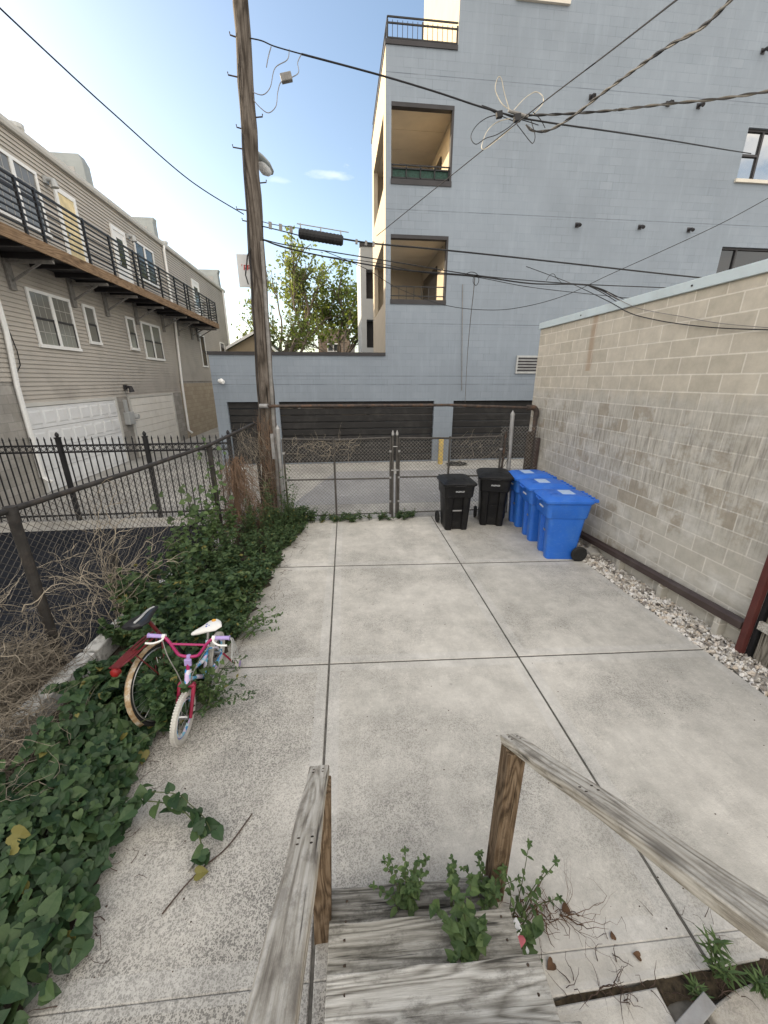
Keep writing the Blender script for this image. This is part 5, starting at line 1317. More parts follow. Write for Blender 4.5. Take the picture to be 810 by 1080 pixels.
s.tube(smooth_pts([(.165, .30, .80), (.172, .2, .80), (.185, .15, .765), (.2, .085, .665), (.203, .05, .645), (.203, 0, .64), (.203, -.05, .645), (.2, -.085, .665), (.185, -.15, .765), (.172, -.2, .80), (.165, -.30, .80)], 5), .0125, 10)
s.tube([(.188, -.14, .745), (.188, .14, .745)], .009, 8)
hb = s.build('handlebar', M['pink'], kb_, smooth=True)
s = MB(); s.tube([(.215, 0, .56), (.202, 0, .655)], .018, 10); s.obox((.225, 0, .6), (.01, 0, 0), (0, .028, 0), (0, 0, .03)); s.build('stem_badge', M['lilac'], hb, bevel=.005)
for sg in (-1, 1):
    s = MB(); s.tube([(.168, sg * .2, .80), (.163, sg * .31, .80)], .0165, 10); s.tube([(.163, sg * .31, .80), (.163, sg * .316, .80)], .021, 10); s.build('grip', M['lilac'], hb, smooth=True)
    s = MB(); s.tube(smooth_pts([(.17, sg * .19, .80), (.2, sg * .2, .785), (.225, sg * .25, .775), (.222, sg * .31, .772)], 4), .008, 8); s.tube([(.168, sg * .18, .8), (.168, sg * .205, .8)], .019, 10); s.build('brake_lever', M['bikewhite'], hb, smooth=True)
    s = MB(); s.tube(smooth_pts([(.2, sg * .19, .785), (.27, sg * .13, .7), (.29, sg * .06, .55), (.29, sg * .03, .44)], 6), .004, 6); s.build('brake_cable', M['cable_grey'], hb)
s = MB()
for i in range(10):
    a = i * .63; s.tube(smooth_pts([(.163, .316, .80), (.163 + .02 * math.cos(a), .335, .78), (.163 + .04 * math.cos(a), .345 + .015 * math.sin(a), .70), (.163 + .05 * math.cos(a + .6), .35 + .02 * math.sin(a), .6 + .03 * math.sin(i))], 4), .0022, 4)
s.build('streamer', M['plastic_grey'], hb)
s = MB(); s.tube([(-.19, 0, .49), (-.215, 0, .58)], .012, 10); s.build('seat_post', M['chrome'], kb_)
s = MB(); rings = []
for (x, wd, h, z) in ((-.335, .03, .012, .625), (-.32, .068, .022, .625), (-.26, .082, .028, .615), (-.19, .05, .026, .607), (-.12, .028, .022, .602), (-.085, .016, .014, .6), (-.075, .006, .006, .598)):
    rings.append([(x, wd * math.cos(k * math.pi / 7), z + h * math.sin(k * math.pi / 7)) for k in range(14)])
s.loft(rings); s.v = [(-.22 + (x + .22) * math.cos(R(52)) + y * math.sin(R(52)), -(x + .22) * math.sin(R(52)) + y * math.cos(R(52)), z) for x, y, z in s.v]; sdl = s.build('saddle', M['bikewhite'], kb_, smooth=True)
s = MB(); s.tube([(-.29, .03, .6415), (-.29, .03, .6445)], .02, 10); s.build('flower_print', M['seatmark'], sdl)
s = MB()
for (x, y) in ((-.222, .012), (-.205, -.008), (-.235, -.012)): s.tube([(x, y, .6345), (x, y, .6385)], .008, 8)
s.build('dot_print', M['seatblue'], sdl)
s = MB(); s.obox((-.2, -.055, .215), (.17, 0, -.004), (0, .006, 0), (0, 0, .032)); s.tube([(-.06, -.06, .21), (-.06, -.05, .21)], .06, 18); s.build('chain_guard', M['teal'], kb_, bevel=.004)
s = MB(); s.tube([(-.06, -.09, .21), (-.06, .09, .21)], .009, 8); s.bar((-.06, .085, .21), (.02, .09, .16), .014); s.bar((-.06, -.085, .21), (-.14, -.09, .26), .014); s.build('crank', M['chrome'], kb_)
for (x, y, z) in ((.02, .14, .16), (-.14, -.14, .26)):
    s = MB(); s.box(x - .035, x + .035, y - .04, y + .04, z - .008, z + .008); s.build('pedal', M['bikewhite'], kb_, bevel=.004)
for sg in (-1, 1):
    s = MB(); s.bar((-.385, sg * .06, .2), (-.385, sg * .16, .09), .02, .006); s.bar((-.385, sg * .15, .095), (-.385, sg * .19, .08), .014); tb = s.build('training_bracket', M['darkpink'], kb_)
    s = MB(); s.tube([(-.385, sg * .185, .078), (-.385, sg * .19, .078), (-.385, sg * .215, .078), (-.385, sg * .22, .078)], [.05, .06, .06, .05], 18); s.build('training_wheel', M['whitetyre'], tb); s = MB(); s.tube([(-.385, sg * .183, .078), (-.385, sg * .2235, .078)], .034, 12); s.build('hub', M['lilac'], tb)
kb_.location = (-1.33, 2.93, 0); kb_.rotation_euler = (R(-5), 0, R(-92.5))

ob = thing('old_bicycle', 'old red bicycle with rusty mudguard and black saddle leaning in the weeds', 'bicycle', (0, 0, 0))
wheel(ob, (0, 0, .33), .33, .018, 'tyre', 'chrome', 'rear_wheel', 28)
s = MB(); rows = []
for i in range(19):
    a = R(70 + 135 * i / 18); rr_ = .352
    rows.append([(math.cos(a) * (rr_ - .014 * abs(k)), k * .021, .33 + math.sin(a) * (rr_ - .014 * abs(k))) for k in (-1.4, -1, -.5, 0, .5, 1, 1.4)])
V = [p for r_ in rows for p in r_]; s.add(V, [(i * 7 + k, i * 7 + k + 1, (i + 1) * 7 + k + 1, (i + 1) * 7 + k) for i in range(18) for k in range(6)])
o = s.build('mudguard', M['rustguard'], ob, smooth=True); md = o.modifiers.new('Solidify', 'SOLIDIFY'); md.thickness = .003
s = MB(); s.tube([(.12, 0, .86), (.28, 0, .3)], .015, 10); s.tube([(.28, 0, .3), (.6, 0, .36)], .017, 10)
for y in (-.045, .045): s.tube([(0, y * 1.3, .33), (.28, y * .8, .3)], .009, 8); s.tube([(0, y * 1.3, .33), (.16, y * .5, .7)], .008, 8)
s.build('frame', M['redbike'], ob, smooth=True)
s = MB()
for y in (-.055, .055): s.tube(smooth_pts([(.15, y * .5, .735), (.05, y, .735), (-.18, y, .725), (-.29, y * .6, .72)], 5), .008, 8)
s.obox((-.2, 0, .728), (.1, 0, 0), (0, .045, 0), (0, 0, .006)); s.obox((-.02, 0, .738), (.09, 0, 0), (0, .012, 0), (0, 0, .005))
for y in (-.06, .06): s.tube([(-.15, y, .722), (0, y, .345)], .006, 6)
rk = s.build('luggage_rack', M['redbike'], ob, bevel=.002)
s = MB(); s.tube([(-.28, 0, .695), (-.315, 0, .69), (-.325, 0, .69)], [.034, .034, .02], 14); s.build('rear_reflector', M['reflector'], rk, smooth=True)
s = MB(); rings = []
for (x, wd, h, z) in ((-.06, .05, .02, .905), (-.04, .1, .035, .905), (.03, .11, .045, .9), (.1, .07, .04, .9), (.18, .035, .03, .905), (.24, .02, .018, .91), (.255, .008, .008, .91)):
    rings.append([(x, wd * math.cos(k * math.pi / 8), z + h * (1 if math.sin(k * math.pi / 8) > 0 else .6) * math.sin(k * math.pi / 8)) for k in range(16)])
s.loft(rings); sb = s.build('saddle', M['saddle_black'], ob, smooth=True)
s = MB(); s.tube(smooth_pts([(-.04, -.045, .9415), (.03, -.045, .946), (.1, -.02, .943), (.17, 0, .937), (.22, 0, .929)], 4), .009, 6); s.build('saddle_stripe', M['plastic_grey'], sb)
s = MB(); s.tube([(.15, 0, .8), (.1, 0, .9)], .012, 8); s.build('seat_post', M['chrome'], ob)
ob.location = (-1.52, 2.8, 0); ob.rotation_euler = (R(-12), 0, R(74))

# ================================================================== PLANTS
HEART_V = np.array([(0, 0, 0), (1, 0, -.12), (-.16, .2, .03), (-.1, .42, .07), (.14, .52, .1), (.45, .42, .07), (.78, .18, -.03), (-.16, -.2, .03), (-.1, -.42, .07), (.14, -.52, .1), (.45, -.42, .07), (.78, -.18, -.03), (.45, 0, .0)])
HEART_F = [(0, 12, 5, 4, 3, 2), (12, 1, 6, 5), (0, 7, 8, 9, 10, 12), (12, 10, 11, 1)]
OVAL_V = np.array([(0, 0, 0), (.5, 0, .0), (1, 0, -.1), (.22, .24, .05), (.55, .27, .05), (.82, .14, -.02), (.22, -.24, .05), (.55, -.27, .05), (.82, -.14, -.02)])
OVAL_F = [(0, 1, 4, 3), (1, 2, 5, 4), (0, 6, 7, 1), (1, 7, 8, 2)]
BLADE_V = np.array([(0, .06, 0), (.0, -.06, 0), (.5, .075, .04), (.5, -.075, .04), (1, 0, -.12)])
BLADE_F = [(0, 1, 3, 2), (2, 3, 4)]
TREE_V = np.array([(0, 0, 0), (.45, .34, .08), (1, 0, -.05), (.45, -.34, .08)])
TREE_F = [(0, 1, 2), (0, 2, 3)]
def nrm_(a): return a / np.maximum(np.linalg.norm(a, axis=-1, keepdims=True), 1e-9)
def leaves(mb, P, N, T, S, tpl):
    V, F = tpl
    P = np.asarray(P, float); N = nrm_(np.asarray(N, float)); T = np.asarray(T, float)
    T = nrm_(T - N * (T * N).sum(1, keepdims=True)); B = np.cross(N, T); S = np.asarray(S, float)[:, None]
    for i in range(len(P)):
        v = P[i] + (V[:, :1] * T[i] + V[:, 1:2] * B[i] + V[:, 2:3] * N[i]) * S[i]
        mb.add(v, F)
HEART, OVAL, BLADE, TLEAF = (HEART_V, HEART_F), (OVAL_V, OVAL_F), (BLADE_V, BLADE_F), (TREE_V, TREE_F)
def fx(y): return FA.x + (FB.x - FA.x) * ((y - FA.y) / (FB.y - FA.y))
EY = [.3, 1.0, 1.35, 1.7, 2.1, 2.4, 2.8, 3.3, 3.7, 4.0, 4.5, 4.9, 5.6, 6.3, 7.0, 7.6]
EX = [-1.55, -1.46, -1.40, -1.42, -1.52, -1.62, -1.55, -1.3, -1.2, -1.08, -1.08, -1.0, -.95, -.88, -.72, -.6]
def xr(y): return float(np.interp(y, EY, EX))

# raised soil bed with litter between fence and slab
s = MB(); nx, ny = 14, 70; V = []
for j in range(ny + 1):
    y = -.5 + 8.15 * j / ny
    for i in range(nx + 1):
        u = i / nx; a, b = -2.7 + max(0, y - 2.5) * .1, xr(y) - .1 + .05 * math.sin(y * 9) + .05 * math.sin(y * 23 + 1)
        V.append((a + (b - a) * u, y, .002 + .07 * math.sin(math.pi * min(1, (1 - u) * 1.3)) ** .8 * (1 if u < 1 else 0) + .02 * math.sin(i * 2.1 + j * 1.3) * (1 - u) - (.012 if u == 1 else 0)))
s.add(V, [(j * (nx + 1) + i, j * (nx + 1) + i + 1, (j + 1) * (nx + 1) + i + 1, (j + 1) * (nx + 1) + i) for j in range(ny) for i in range(nx)])
o = s.build('soil_bed', M['soil'], smooth=True); struct(o)

# --- heart-leaved vine in the near corner
vine = thing('bindweed_vine', 'dense heart leaved vine sprawling over the near left corner of the concrete', 'plant', (-1.9, 1.6, 0))
def hump(y, u):   # u: 0 at the slab edge, 1 at the fence
    return .05 + .42 * u ** .75 * (1 + .2 * math.sin(y * 6 + u * 7) + .15 * math.sin(y * 17 + u * 5) * math.sin(u * 13 + y * 3))
P, N, T, S = [], [], [], []
for i in range(2900):
    y = rng.uniform(.35, 2.62); u = rng.random() ** .8
    e = xr(y) + .04 * math.sin(y * 11) - .0; a = max(fx(y), -2.95)
    if y > 2.1: u = u * .85
    a = max(a, -2.25 - .5 * max(0, 1.6 - y)); x = e - u * (e - a); lay = rng.random()
    P.append((x, y, hump(y, u) * (1 - .75 * lay ** 2) + .02)); N.append((.3 + rng.normal(0, .42), -.25 + rng.normal(0, .42), 1)); T.append((.5 + rng.normal(0, .9), -.55 + rng.normal(0, .9), -.3)); S.append(.028 + .068 * rng.random() ** 1.4 + (.014 if y < 1.4 else 0))
s = MB(); leaves(s, P, N, T, S, HEART)
# runner that reaches out over the slab
run = smooth_pts([atZ(112, 868, .16), atZ(130, 852, .17), atZ(150, 845, .16), atZ(185, 850, .14), atZ(205, 868, .12), atZ(211, 885, .1), atZ(214, 905, .05), atZ(206, 918, .03)], 6)
run2 = smooth_pts([atZ(160, 835, .2), atZ(188, 838, .2), atZ(200, 848, .16), atZ(215, 862, .12), atZ(222, 876, .07)], 6)
P2 = [p + Vector((rng.normal(0, .02), rng.normal(0, .02), rng.normal(0, .01))) for p in run[::2] + run2[::3]]
P2 += [p + Vector((rng.normal(0, .05), rng.normal(0, .05), .02)) for p in run[:14]]
leaves(s, P2, [(rng.normal(.1, .5), rng.normal(-.2, .5), .8) for _ in P2], [(rng.normal(), rng.normal(-.4, 1), -.3) for _ in P2], rng.uniform(.045, .1, len(P2)), HEART)
s.build('foliage', M['leaf_vine'], vine)
s = MB(); s.tube(run, .004, 5); s.tube(run2, .003, 5)
for i in range(40):
    y = rng.uniform(.5, 2.2); e = xr(y); pts = []
    x = e - rng.uniform(.25, .9); q = Vector((x, y, .06)); dv = Vector((rng.normal(-.02, .035), rng.normal(0, .05), 0))
    for k in range(6): pts.append(q.copy()); q = q + dv + Vector((rng.normal(0, .04), rng.normal(0, .04), rng.uniform(-.01, .05)))
    s.tube(pts, .004, 4)
s.build('stem', M['stem'], vine)

# --- branching leafy weeds
def weed(mbL, mbS, base, h, n, size, tpl, spread=.35, lean=(0, 0), pair=6, top=True):
    base = Vector(base)
    for k in range(n):
        a = rng.uniform(0, 2 * math.pi); sp2 = spread * rng.uniform(.2, 1)
        tip = base + Vector((math.cos(a) * sp2 + lean[0] * h, math.sin(a) * sp2 + lean[1] * h, h * rng.uniform(.65, 1.05)))
        mid = base.lerp(tip, .5) + Vector((math.cos(a) * sp2 * -.1, math.sin(a) * sp2 * -.1, h * .12))
        st_ = base + Vector((math.cos(a) * .03, math.sin(a) * .03, 0))
        pts = smooth_pts([st_, mid, tip], 5)
        mbS.tube(pts, [.0035 * (1 - .06 * i) for i in range(len(pts))], 4)
        P, N, T, S = [], [], [], []
        for j in range(pair):
            f = .2 + .8 * (j + 1) / pair; q = pts[min(int(f * (len(pts) - 1)), len(pts) - 1)]
            for sg in (0, math.pi):
                aa = j * 1.57 + sg + k + rng.normal(0, .3)
                P.append(q); T.append((math.cos(aa), math.sin(aa), rng.uniform(-.2, .5))); N.append((rng.normal(0, .35), rng.normal(-.1, .35), 1)); S.append(size * rng.uniform(.65, 1.2) * (1.05 - .45 * f))
        if top:
            for q in range(4): P.append(pts[-1]); T.append((math.cos(q * 1.57), math.sin(q * 1.57), .7)); N.append((rng.normal(0, .4), rng.normal(0, .4), .8)); S.append(size * .42)
        leaves(mbL, P, N, T, S, tpl)
def bush(label, name, spots, mat, cat='plant', group=None):
    b0 = spots[0][0]; t = thing(name, label, cat, (b0[0], b0[1], 0), group)
    L, St = MB(), MB()
    for args in spots: weed(L, St, *args)
    L.build('foliage', mat, t); St.build('stem', M['stem'], t)
    return t
def scatter(n, ya, yb, ua, ub, h, k, size, tpl, spread, pair):
    out = []
    for i in range(n):
        y = rng.uniform(ya, yb); u = max(rng.uniform(ua, ub), .2 if y > 3.3 else .05); e, a = xr(y), fx(y) + .05; hv = (.55 + .9 * u) * (.75 + .45 * math.sin(y * 4.1 + 1) * math.sin(y * 9.3 + u * 6)); hv *= 1.75 if rng.random() < .09 else 1
        out.append(((e - u * (e - a), y, .03), h * hv * rng.uniform(.7, 1.2), k, size * rng.uniform(.8, 1.2), tpl, spread, (rng.normal(.05, .1), rng.normal(0, .1)), pair))
    return out
GW = 'weeds along the chain link fence'
bush('large leaved weeds growing around and behind the two bicycles', 'weed_bush', scatter(34, 2.75, 3.75, .1, .62, .5, 6, .12, HEART, .2, 5) + [((-1.42 + rng.uniform(-.1, .1), 2.62 + .13 * i, .03), .42, 6, .1, HEART, .1, (0, .05), 6) for i in range(6)] + [((-1.41 + rng.uniform(-.05, .05), 2.66 + .06 * i, .03), .36, 6, .075, HEART, .1, (-.1, 0), 6) for i in range(6)] + [((-1.52 + rng.uniform(-.06, .06), 2.58 + .09 * i, .03), .46, 6, .085, HEART, .1, (.05, 0), 6) for i in range(6)] + [((-1.66 + rng.uniform(-.08, .08), 2.7 + .15 * i, .03), .5, 6, .1, HEART, .13, (.1, 0), 6) for i in range(4)], M['leaf_vine'], group=GW)
bush('broad green weed bush beyond the white bike saddle', 'weed_bush', scatter(44, 3.7, 4.8, .08, .95, .46, 7, .1, HEART, .22, 6), M['leaf_weed'], group=GW)
bush('mixed weed bush at the foot of the dark fence post', 'weed_bush', scatter(46, 4.7, 5.9, .06, .95, .5, 7, .085, OVAL, .22, 7), M['leaf_weed'], group=GW)
bush('small leaved bushy weeds between fence post and pole foot', 'weed_bush', scatter(60, 5.9, 7.55, .05, .9, .5, 8, .06, OVAL, .2, 8), M['leaf_weed'], group=GW)
bush('tall loose weed stems reaching up into the fence by the dark post', 'weed_bush', [((fx(y) + .1 + rng.uniform(-.1, .15), y, .05), rng.uniform(.7, 1.05), 3, .085, HEART, .2, (0, 0), 8) for y in rng.uniform(4.9, 6.4, 12)], M['leaf_bright'], group=GW)
bush('low weeds spilling onto the concrete before the pole', 'weed_bush', [((xr(y) - .16 + rng.uniform(-.1, .08), y, 0), .18, 5, .055, OVAL, .15, (.1, 0), 6) for y in rng.uniform(3.3, 7.5, 60)], M['leaf_weed'], group=GW)
bush('thin trailing sprig with small leaves reaching across the concrete behind the small bike', 'weed_sprig', [((-1.2, 3.72, .05), .16, 5, .06, OVAL, .34, (1.6, .9), 8), ((-1.22, 3.85, .05), .2, 6, .06, OVAL, .3, (1.1, .5), 8)], M['leaf_bright'])
bush('thin flowering weed sprigs sprawled beside the small bike wheel', 'weed_sprig', [((-1.3, 2.75, .03), .22, 7, .05, OVAL, .34, (1.0, 0), 8), ((-1.35, 2.9, .1), .2, 5, .05, OVAL, .3, (1.2, .1), 8)], M['leaf_weed'])
bush('leafy stems twined round the front of the small bike frame', 'weed_sprig', [((-1.45, 2.7, .1), .4, 8, .07, HEART, .13, (.2, .1), 6), ((-1.36, 2.8, .05), .48, 6, .065, HEART, .12, (.1, 0), 7), ((-1.25, 2.78, .03), .34, 5, .055, OVAL, .12, (.3, 0), 7)], M['leaf_bright'])
gs = [((x, 7.55 + rng.uniform(-.12, .1), -.01), (.3 if x < -.6 else .16) * rng.uniform(.6, 1.2), 5, .06, OVAL, .16, (0, -.1), 6) for x in list(rng.uniform(-1.25, -.2, 22)) + list(rng.uniform(-.2, 1.5, 24))]
bush('low strip of weeds along the foot of the chain link gate', 'weed_strip', gs, M['leaf_weed'])
# climbers on the far fence post and gate end
def climber(label, pts, n, size, mat, wob=.1, tpl=OVAL):
    t = thing('climbing_vine', label, 'plant', pts[0]); P = smooth_pts(pts, 8); s = MB(); s.tube(P, .005, 5); s.build('stem', M['stem'], t)
    q = [P[int(rng.integers(0, len(P)))] + Vector(rng.normal(0, wob, 3)) * 1.0 for _ in range(n)]
    s = MB(); leaves(s, q, [(rng.normal(0, .5), -.6 + rng.normal(0, .4), .7) for _ in q], [(rng.normal(), rng.normal(0, .5), -.6) for _ in q], rng.uniform(.6, 1.2, n) * size, tpl); s.build('foliage', mat, t); return t
climber('green vine climbing the dark fence post below the sloping rail', [(-2.02, 6.25, .1), (-2.05, 6.2, .7), (-2.02, 6.25, 1.2), (-2.1, 6.3, 1.7)], 70, .075, M['leaf_bright'], .1, HEART)
climber('green vine in the wire mesh left of the dark fence post', [(-2.2, 5.6, .2), (-2.25, 5.5, .7), (-2.2, 5.7, 1.15)], 70, .09, M['leaf_bright'], .15, HEART)
climber('green vine climbing the gate hinge beside the pole', [(-1.15, 7.6, .1), (-1.1, 7.58, .6), (-1.12, 7.6, 1.1)], 60, .05, M['leaf_weed'], .07)

def px_vine(label, box, ztop, n, size, mat, tpl):
    x0, x1, y0, y1 = box; P = []
    for _ in range(n):
        x = rng.uniform(x0, x1); y = rng.uniform(y0, y1); P.append(atZ(x, y, max(.03, ztop * (y1 - y) / (y1 - y0) + rng.uniform(0, .1))))
    t = thing('climbing_vine', label, 'plant', P[0]); s = MB(); leaves(s, P, [(.3 + rng.normal(0, .4), -.5 + rng.normal(0, .4), .8) for _ in P], [(rng.normal(), rng.normal(-.3, .7), -.4) for _ in P], rng.uniform(.6, 1.2, n) * size, tpl); s.build('foliage', mat, t)
    s = MB()
    for k in range(6): s.tube(walk((P[k].x, P[k].y, .02), (rng.normal(0, .2), rng.normal(0, .2), 1), 7, .06, .25), .003, 4)
    s.build('stem', M['stem'], t)
# --- dead vines
def walk(start, d, n, step, jit, grav=0.0, keep=None):
    p = Vector(start); d = Vector(d).normalized(); out = [p.copy()]
    for i in range(n):
        d = (d + Vector(rng.normal(0, jit, 3)) + Vector((0, 0, grav))).normalized(); p = p + d * step
        if p.z < .02: p.z = .02; d.z = abs(d.z)
        out.append(p.copy())
    return out
px_vine('heart leaved vine growing up through the rear wheel of the old red bike', (146, 188, 684, 766), .52, 120, .075, M['leaf_vine'], HEART)
px_vine('leafy vine wound over the fork and frame of the small magenta bike', (200, 234, 696, 738), .36, 46, .052, M['leaf_bright'], HEART)
def dead(label, strands, mat, r=.004, name='dead_vine', fork=True):
    s = MB()
    for st_ in strands:
        k = len(st_); rr = r * rng.uniform(.5, 1.5); s.tube(st_, [rr * (1 - .8 * i / k) for i in range(k)], 4, cap=False)
        if fork and k > 8:
            for _ in range(2):
                i0 = int(rng.integers(2, k - 2)); st2 = walk(st_[i0], (st_[i0 + 1] - st_[i0]) + Vector(rng.normal(0, .03, 3)), 6, .045, .45, -.03); s.tube(st2, [rr * .55 * (1 - .85 * i / 7) for i in range(7)], 3, cap=False)
    o = s.build(name, M[mat], None); return tag(o, label, 'dead plant')
A_ = []
for i in range(1500):
    y = 1.15 + 2.2 * rng.random() ** 1.2; f = rng.random() * (1 if y < 2.6 else .22); x = fx(y) + .02 - .2 * rng.random() * (y > 2.2) + f * max(.1, -2.2 - fx(y)); hh = (.85 - .5 * f) * (1 if y < 2.6 else .75)
    A_.append(walk((x, y, rng.uniform(.02, max(.1, hh))), (rng.normal(0, .7), rng.normal(0, .8), rng.uniform(-.2, .5)), 8, .055, .4, -.07))
dead('dense grey brown mat of dead thatch against the near end of the chain link fence', A_, 'dry_dark', .0045)
B_ = []
for i in range(52):
    y = rng.uniform(2.2, 4.4); B_.append(walk((fx(y) + rng.normal(.0, .06), y, rng.uniform(.2, 1.2)), (rng.normal(0, .25), rng.normal(0, .9), rng.normal(.1, .5)), 13, .07, .42, -.02))
dead('pale curling dead vine stems tangled in the chain link fence above the kerb', B_, 'dry', .0042)
C_ = []
for i in range(46):
    C_.append(walk((fx(4.1) + rng.normal(0, .05), 4.05 + rng.normal(0, .1), rng.uniform(.05, .6)), (rng.normal(0, .12), rng.normal(0, .25), 1), 16, .07, .26, -.005))
dead('upright column of pale dead vine stems rising up the fence mesh', C_, 'dry', .0052)
D_ = []
for i in range(420):
    z0 = rng.uniform(.3, 1.5); w_ = .09 + .24 * (1.6 - z0); y = 6.95 + rng.normal(0, .12); D_.append(walk((fx(y) + .03 + rng.normal(0, w_ * .55), y, z0), (rng.normal(0, .25), rng.normal(0, .2), -1), 8, .07, .22, -.02))
dead('russet brown hanging mass of dead vine between fence post and pole', D_, 'dry_red', .0045)
E_ = []
for i in range(150):
    a = rng.uniform(math.pi, 2 * math.pi) ; z0 = rng.uniform(0, 1.7); c = pole_at(z0); pts = []
    for k in range(10):
        z = z0 + k * .06; a += rng.normal(0, .14); rr = .185 - .009 * z + .008 + abs(rng.normal(0, .012)); pts.append(Vector((c.x + math.cos(a) * rr, 8.05 + math.sin(a) * rr, z)))
    E_.append(pts)
dead('dry brown vine stems hugging the foot of the utility pole', E_, 'dry_red', .0035)
F_ = []
for i in range(75):
    x = rng.uniform(-1.1, .3) ** 1; F_.append(walk((x, YG - .02 + rng.normal(0, .02), 1.65 - abs(rng.normal(0, .16))), (rng.normal(0, .8), 0, rng.normal(-.2, .5)), 6, .06, .4, -.05))
for i in range(26):
    x = rng.uniform(2.3, 3.3); F_.append(walk((x, YG + .03, 1.3 + rng.uniform(-.2, .3)), (.6, .1, .5), 6, .06, .25, 0))
dead('thin dry vine strands woven through the top of the gate mesh', F_, 'dry', .0032)
G_ = []
for i in range(70):
    x = rng.uniform(-2.0, -1.5); G_.append(walk((x, 7.7 + rng.normal(0, .05), rng.uniform(.9, 2.0)), (rng.normal(0, .3), .05, -.8), 8, .07, .3, -.02))
dead('loose dry vine strands hanging beside the pole above the weeds', G_, 'dry', .003)

# --- plants in the steps
ST = 'weeds growing through the wooden steps'
def sprig(label, px, py, z, h, n, size, tpl, mat, spread=.1, lean=(0, 0), pair=5):
    b = atZ(px, py, z); return bush(label, 'step_weed', [((b.x, b.y, z - .05), h, n, size, tpl, spread, lean, pair)], mat, group=ST)
sprig('bushy weed on the left of the lowest wooden tread', 428, 962, .19, .26, 12, .055, OVAL, M['leaf_bright'], .17, (0, .15), 6)
sprig('tall thin weed stem at the middle of the lowest wooden tread', 478, 950, .19, .3, 4, .05, OVAL, M['leaf_bright'], .09, (0, .15), 6)
sprig('broad leaved weed hanging over the middle wooden tread', 497, 1000, .37, .17, 10, .065, HEART, M['leaf_bright'], .19, (0, .2), 4)
sprig('leafy weed between the lowest tread and the brown handrail post', 512, 948, .2, .18, 10, .055, OVAL, M['leaf_bright'], .19, (-.1, .1), 5)
sprig('arching weed leaning out past the brown handrail post', 540, 978, .12, .3, 5, .055, OVAL, M['leaf_bright'], .16, (.5, .4), 5)
sprig('broad leaves beside the end of the upper wooden tread', 545, 1000, .12, .14, 4, .085, HEART, M['leaf_bright'], .09, (.2, 0), 3)
def tuft(label, base, n, h, size):
    t = thing('grassy_weed', label, 'plant', base); L, St = MB(), MB(); base = Vector(base)
    for k in range(n):
        a = rng.uniform(0, 6.28); tip = base + Vector((math.cos(a) * h * .3, math.sin(a) * h * .3, h * rng.uniform(.6, 1))); pts = [base, base.lerp(tip, .5) + Vector((0, 0, .02)), tip]; St.tube(pts, .003, 4)
        P, N, T, S = [], [], [], []
        for j in range(16):
            q = base.lerp(tip, .25 + .75 * j / 15); aa = j * 2.4; P.append(q); T.append((math.cos(aa), math.sin(aa), .55)); N.append((-math.cos(aa) * .5, -math.sin(aa) * .5, 1)); S.append(size * rng.uniform(.7, 1.1))
        leaves(L, P, N, T, S, BLADE)
    L.build('foliage', M['leaf_bright'], t); St.build('stem', M['stem'], t)
tuft('narrow leaved green weed in the open concrete seam under the handrail', atZ(752, 1030, 0), 5, .2, .075)
tuft('small bright star shaped weed in the open concrete seam', atZ(733, 1052, -.02), 3, .07, .06)
tuft('low green tuft in the seam at the edge of the rubble', atZ(800, 1045, -.02), 6, .08, .07)
# rubble bits
s = MB(); s.bar(atZ(749, 1054, .05), atZ(716, 1092, .06), .055, .008); o = s.build('slotted_strip', M['galv'], bevel=.003); tag(o, 'short pale slotted strip lying on the broken slab', 'scrap')
# --- twig, dead leaves, litter on the slab
s = MB(); s.tube(smooth_pts([atZ(171, 964, .006), atZ(192, 938, .012), atZ(214, 915, .01), atZ(240, 893, .012), atZ(266, 858, .008)], 5), [.0045] * 21, 6); o = s.build('fallen_twig', M['twig']); tag(o, 'long thin brown twig lying on the concrete left of the handrail', 'twig')
for (px, py, sz, lab) in ((583, 1015, .045, 'curled brown dead leaf beside the upper wooden tread'), (675, 1009, .035, 'small brown dead leaf on the concrete near the seam'), (647, 990, .03, 'tiny dry leaf right of the dead stems on concrete'), (597, 962, .05, 'upright russet dead leaf in the heap of dry stems')):
    b = atZ(px, py, .006); s = MB(); leaves(s, [b], [(.3, -.3, 1)], [(rng.normal(), rng.normal(), .2)], [sz], HEART); o = s.build('dead_leaf', M['deadleaf']); o.modifiers.new('Solidify', 'SOLIDIFY').thickness = .002; tag(o, lab, 'leaf')
H_ = []
for i in range(60):
    b = atZ(567 + rng.normal(0, 14), 965 + rng.normal(0, 9), .01); H_.append(walk(b, (rng.normal(), rng.normal(), .3), 5, .025, .5, -.1))
for i in range(5): H_.append(walk(atZ(590, 965, .01), (1, rng.normal(-.2, .5), .1), 9, .03, .3, -.05))
o = dead('small heap of dry brown stems on the concrete beside the steps', H_, 'deadleaf', .0025, 'dry_stem_heap')
I_ = []
for i in range(40):
    b = atZ(rng.uniform(585, 800), 1046 + rng.normal(0, 6), -.02); I_.append(walk(b, (rng.normal(), rng.normal() * .3, .2), 5, .025, .4, -.1))
for i in range(22):
    b = atZ(rng.uniform(560, 780), rng.uniform(960, 1040), .004); I_.append(walk(b, (rng.normal(), rng.normal(), 0), 4, .022, .4, -.2))
for i in range(150):
    y = rng.uniform(.7, 7); b = (xr(y) + abs(rng.normal(0, .08)), y, .005); I_.append(walk(b, (rng.normal(), rng.normal(), 0), 4, .03, .4, -.2))
o = dead('bits of dry stem litter along the seam and the weed edge', I_, 'twig', .002, 'stem_litter'); o['kind'] = 'stuff'
s = MB(); b = atZ(543, 985, .16)
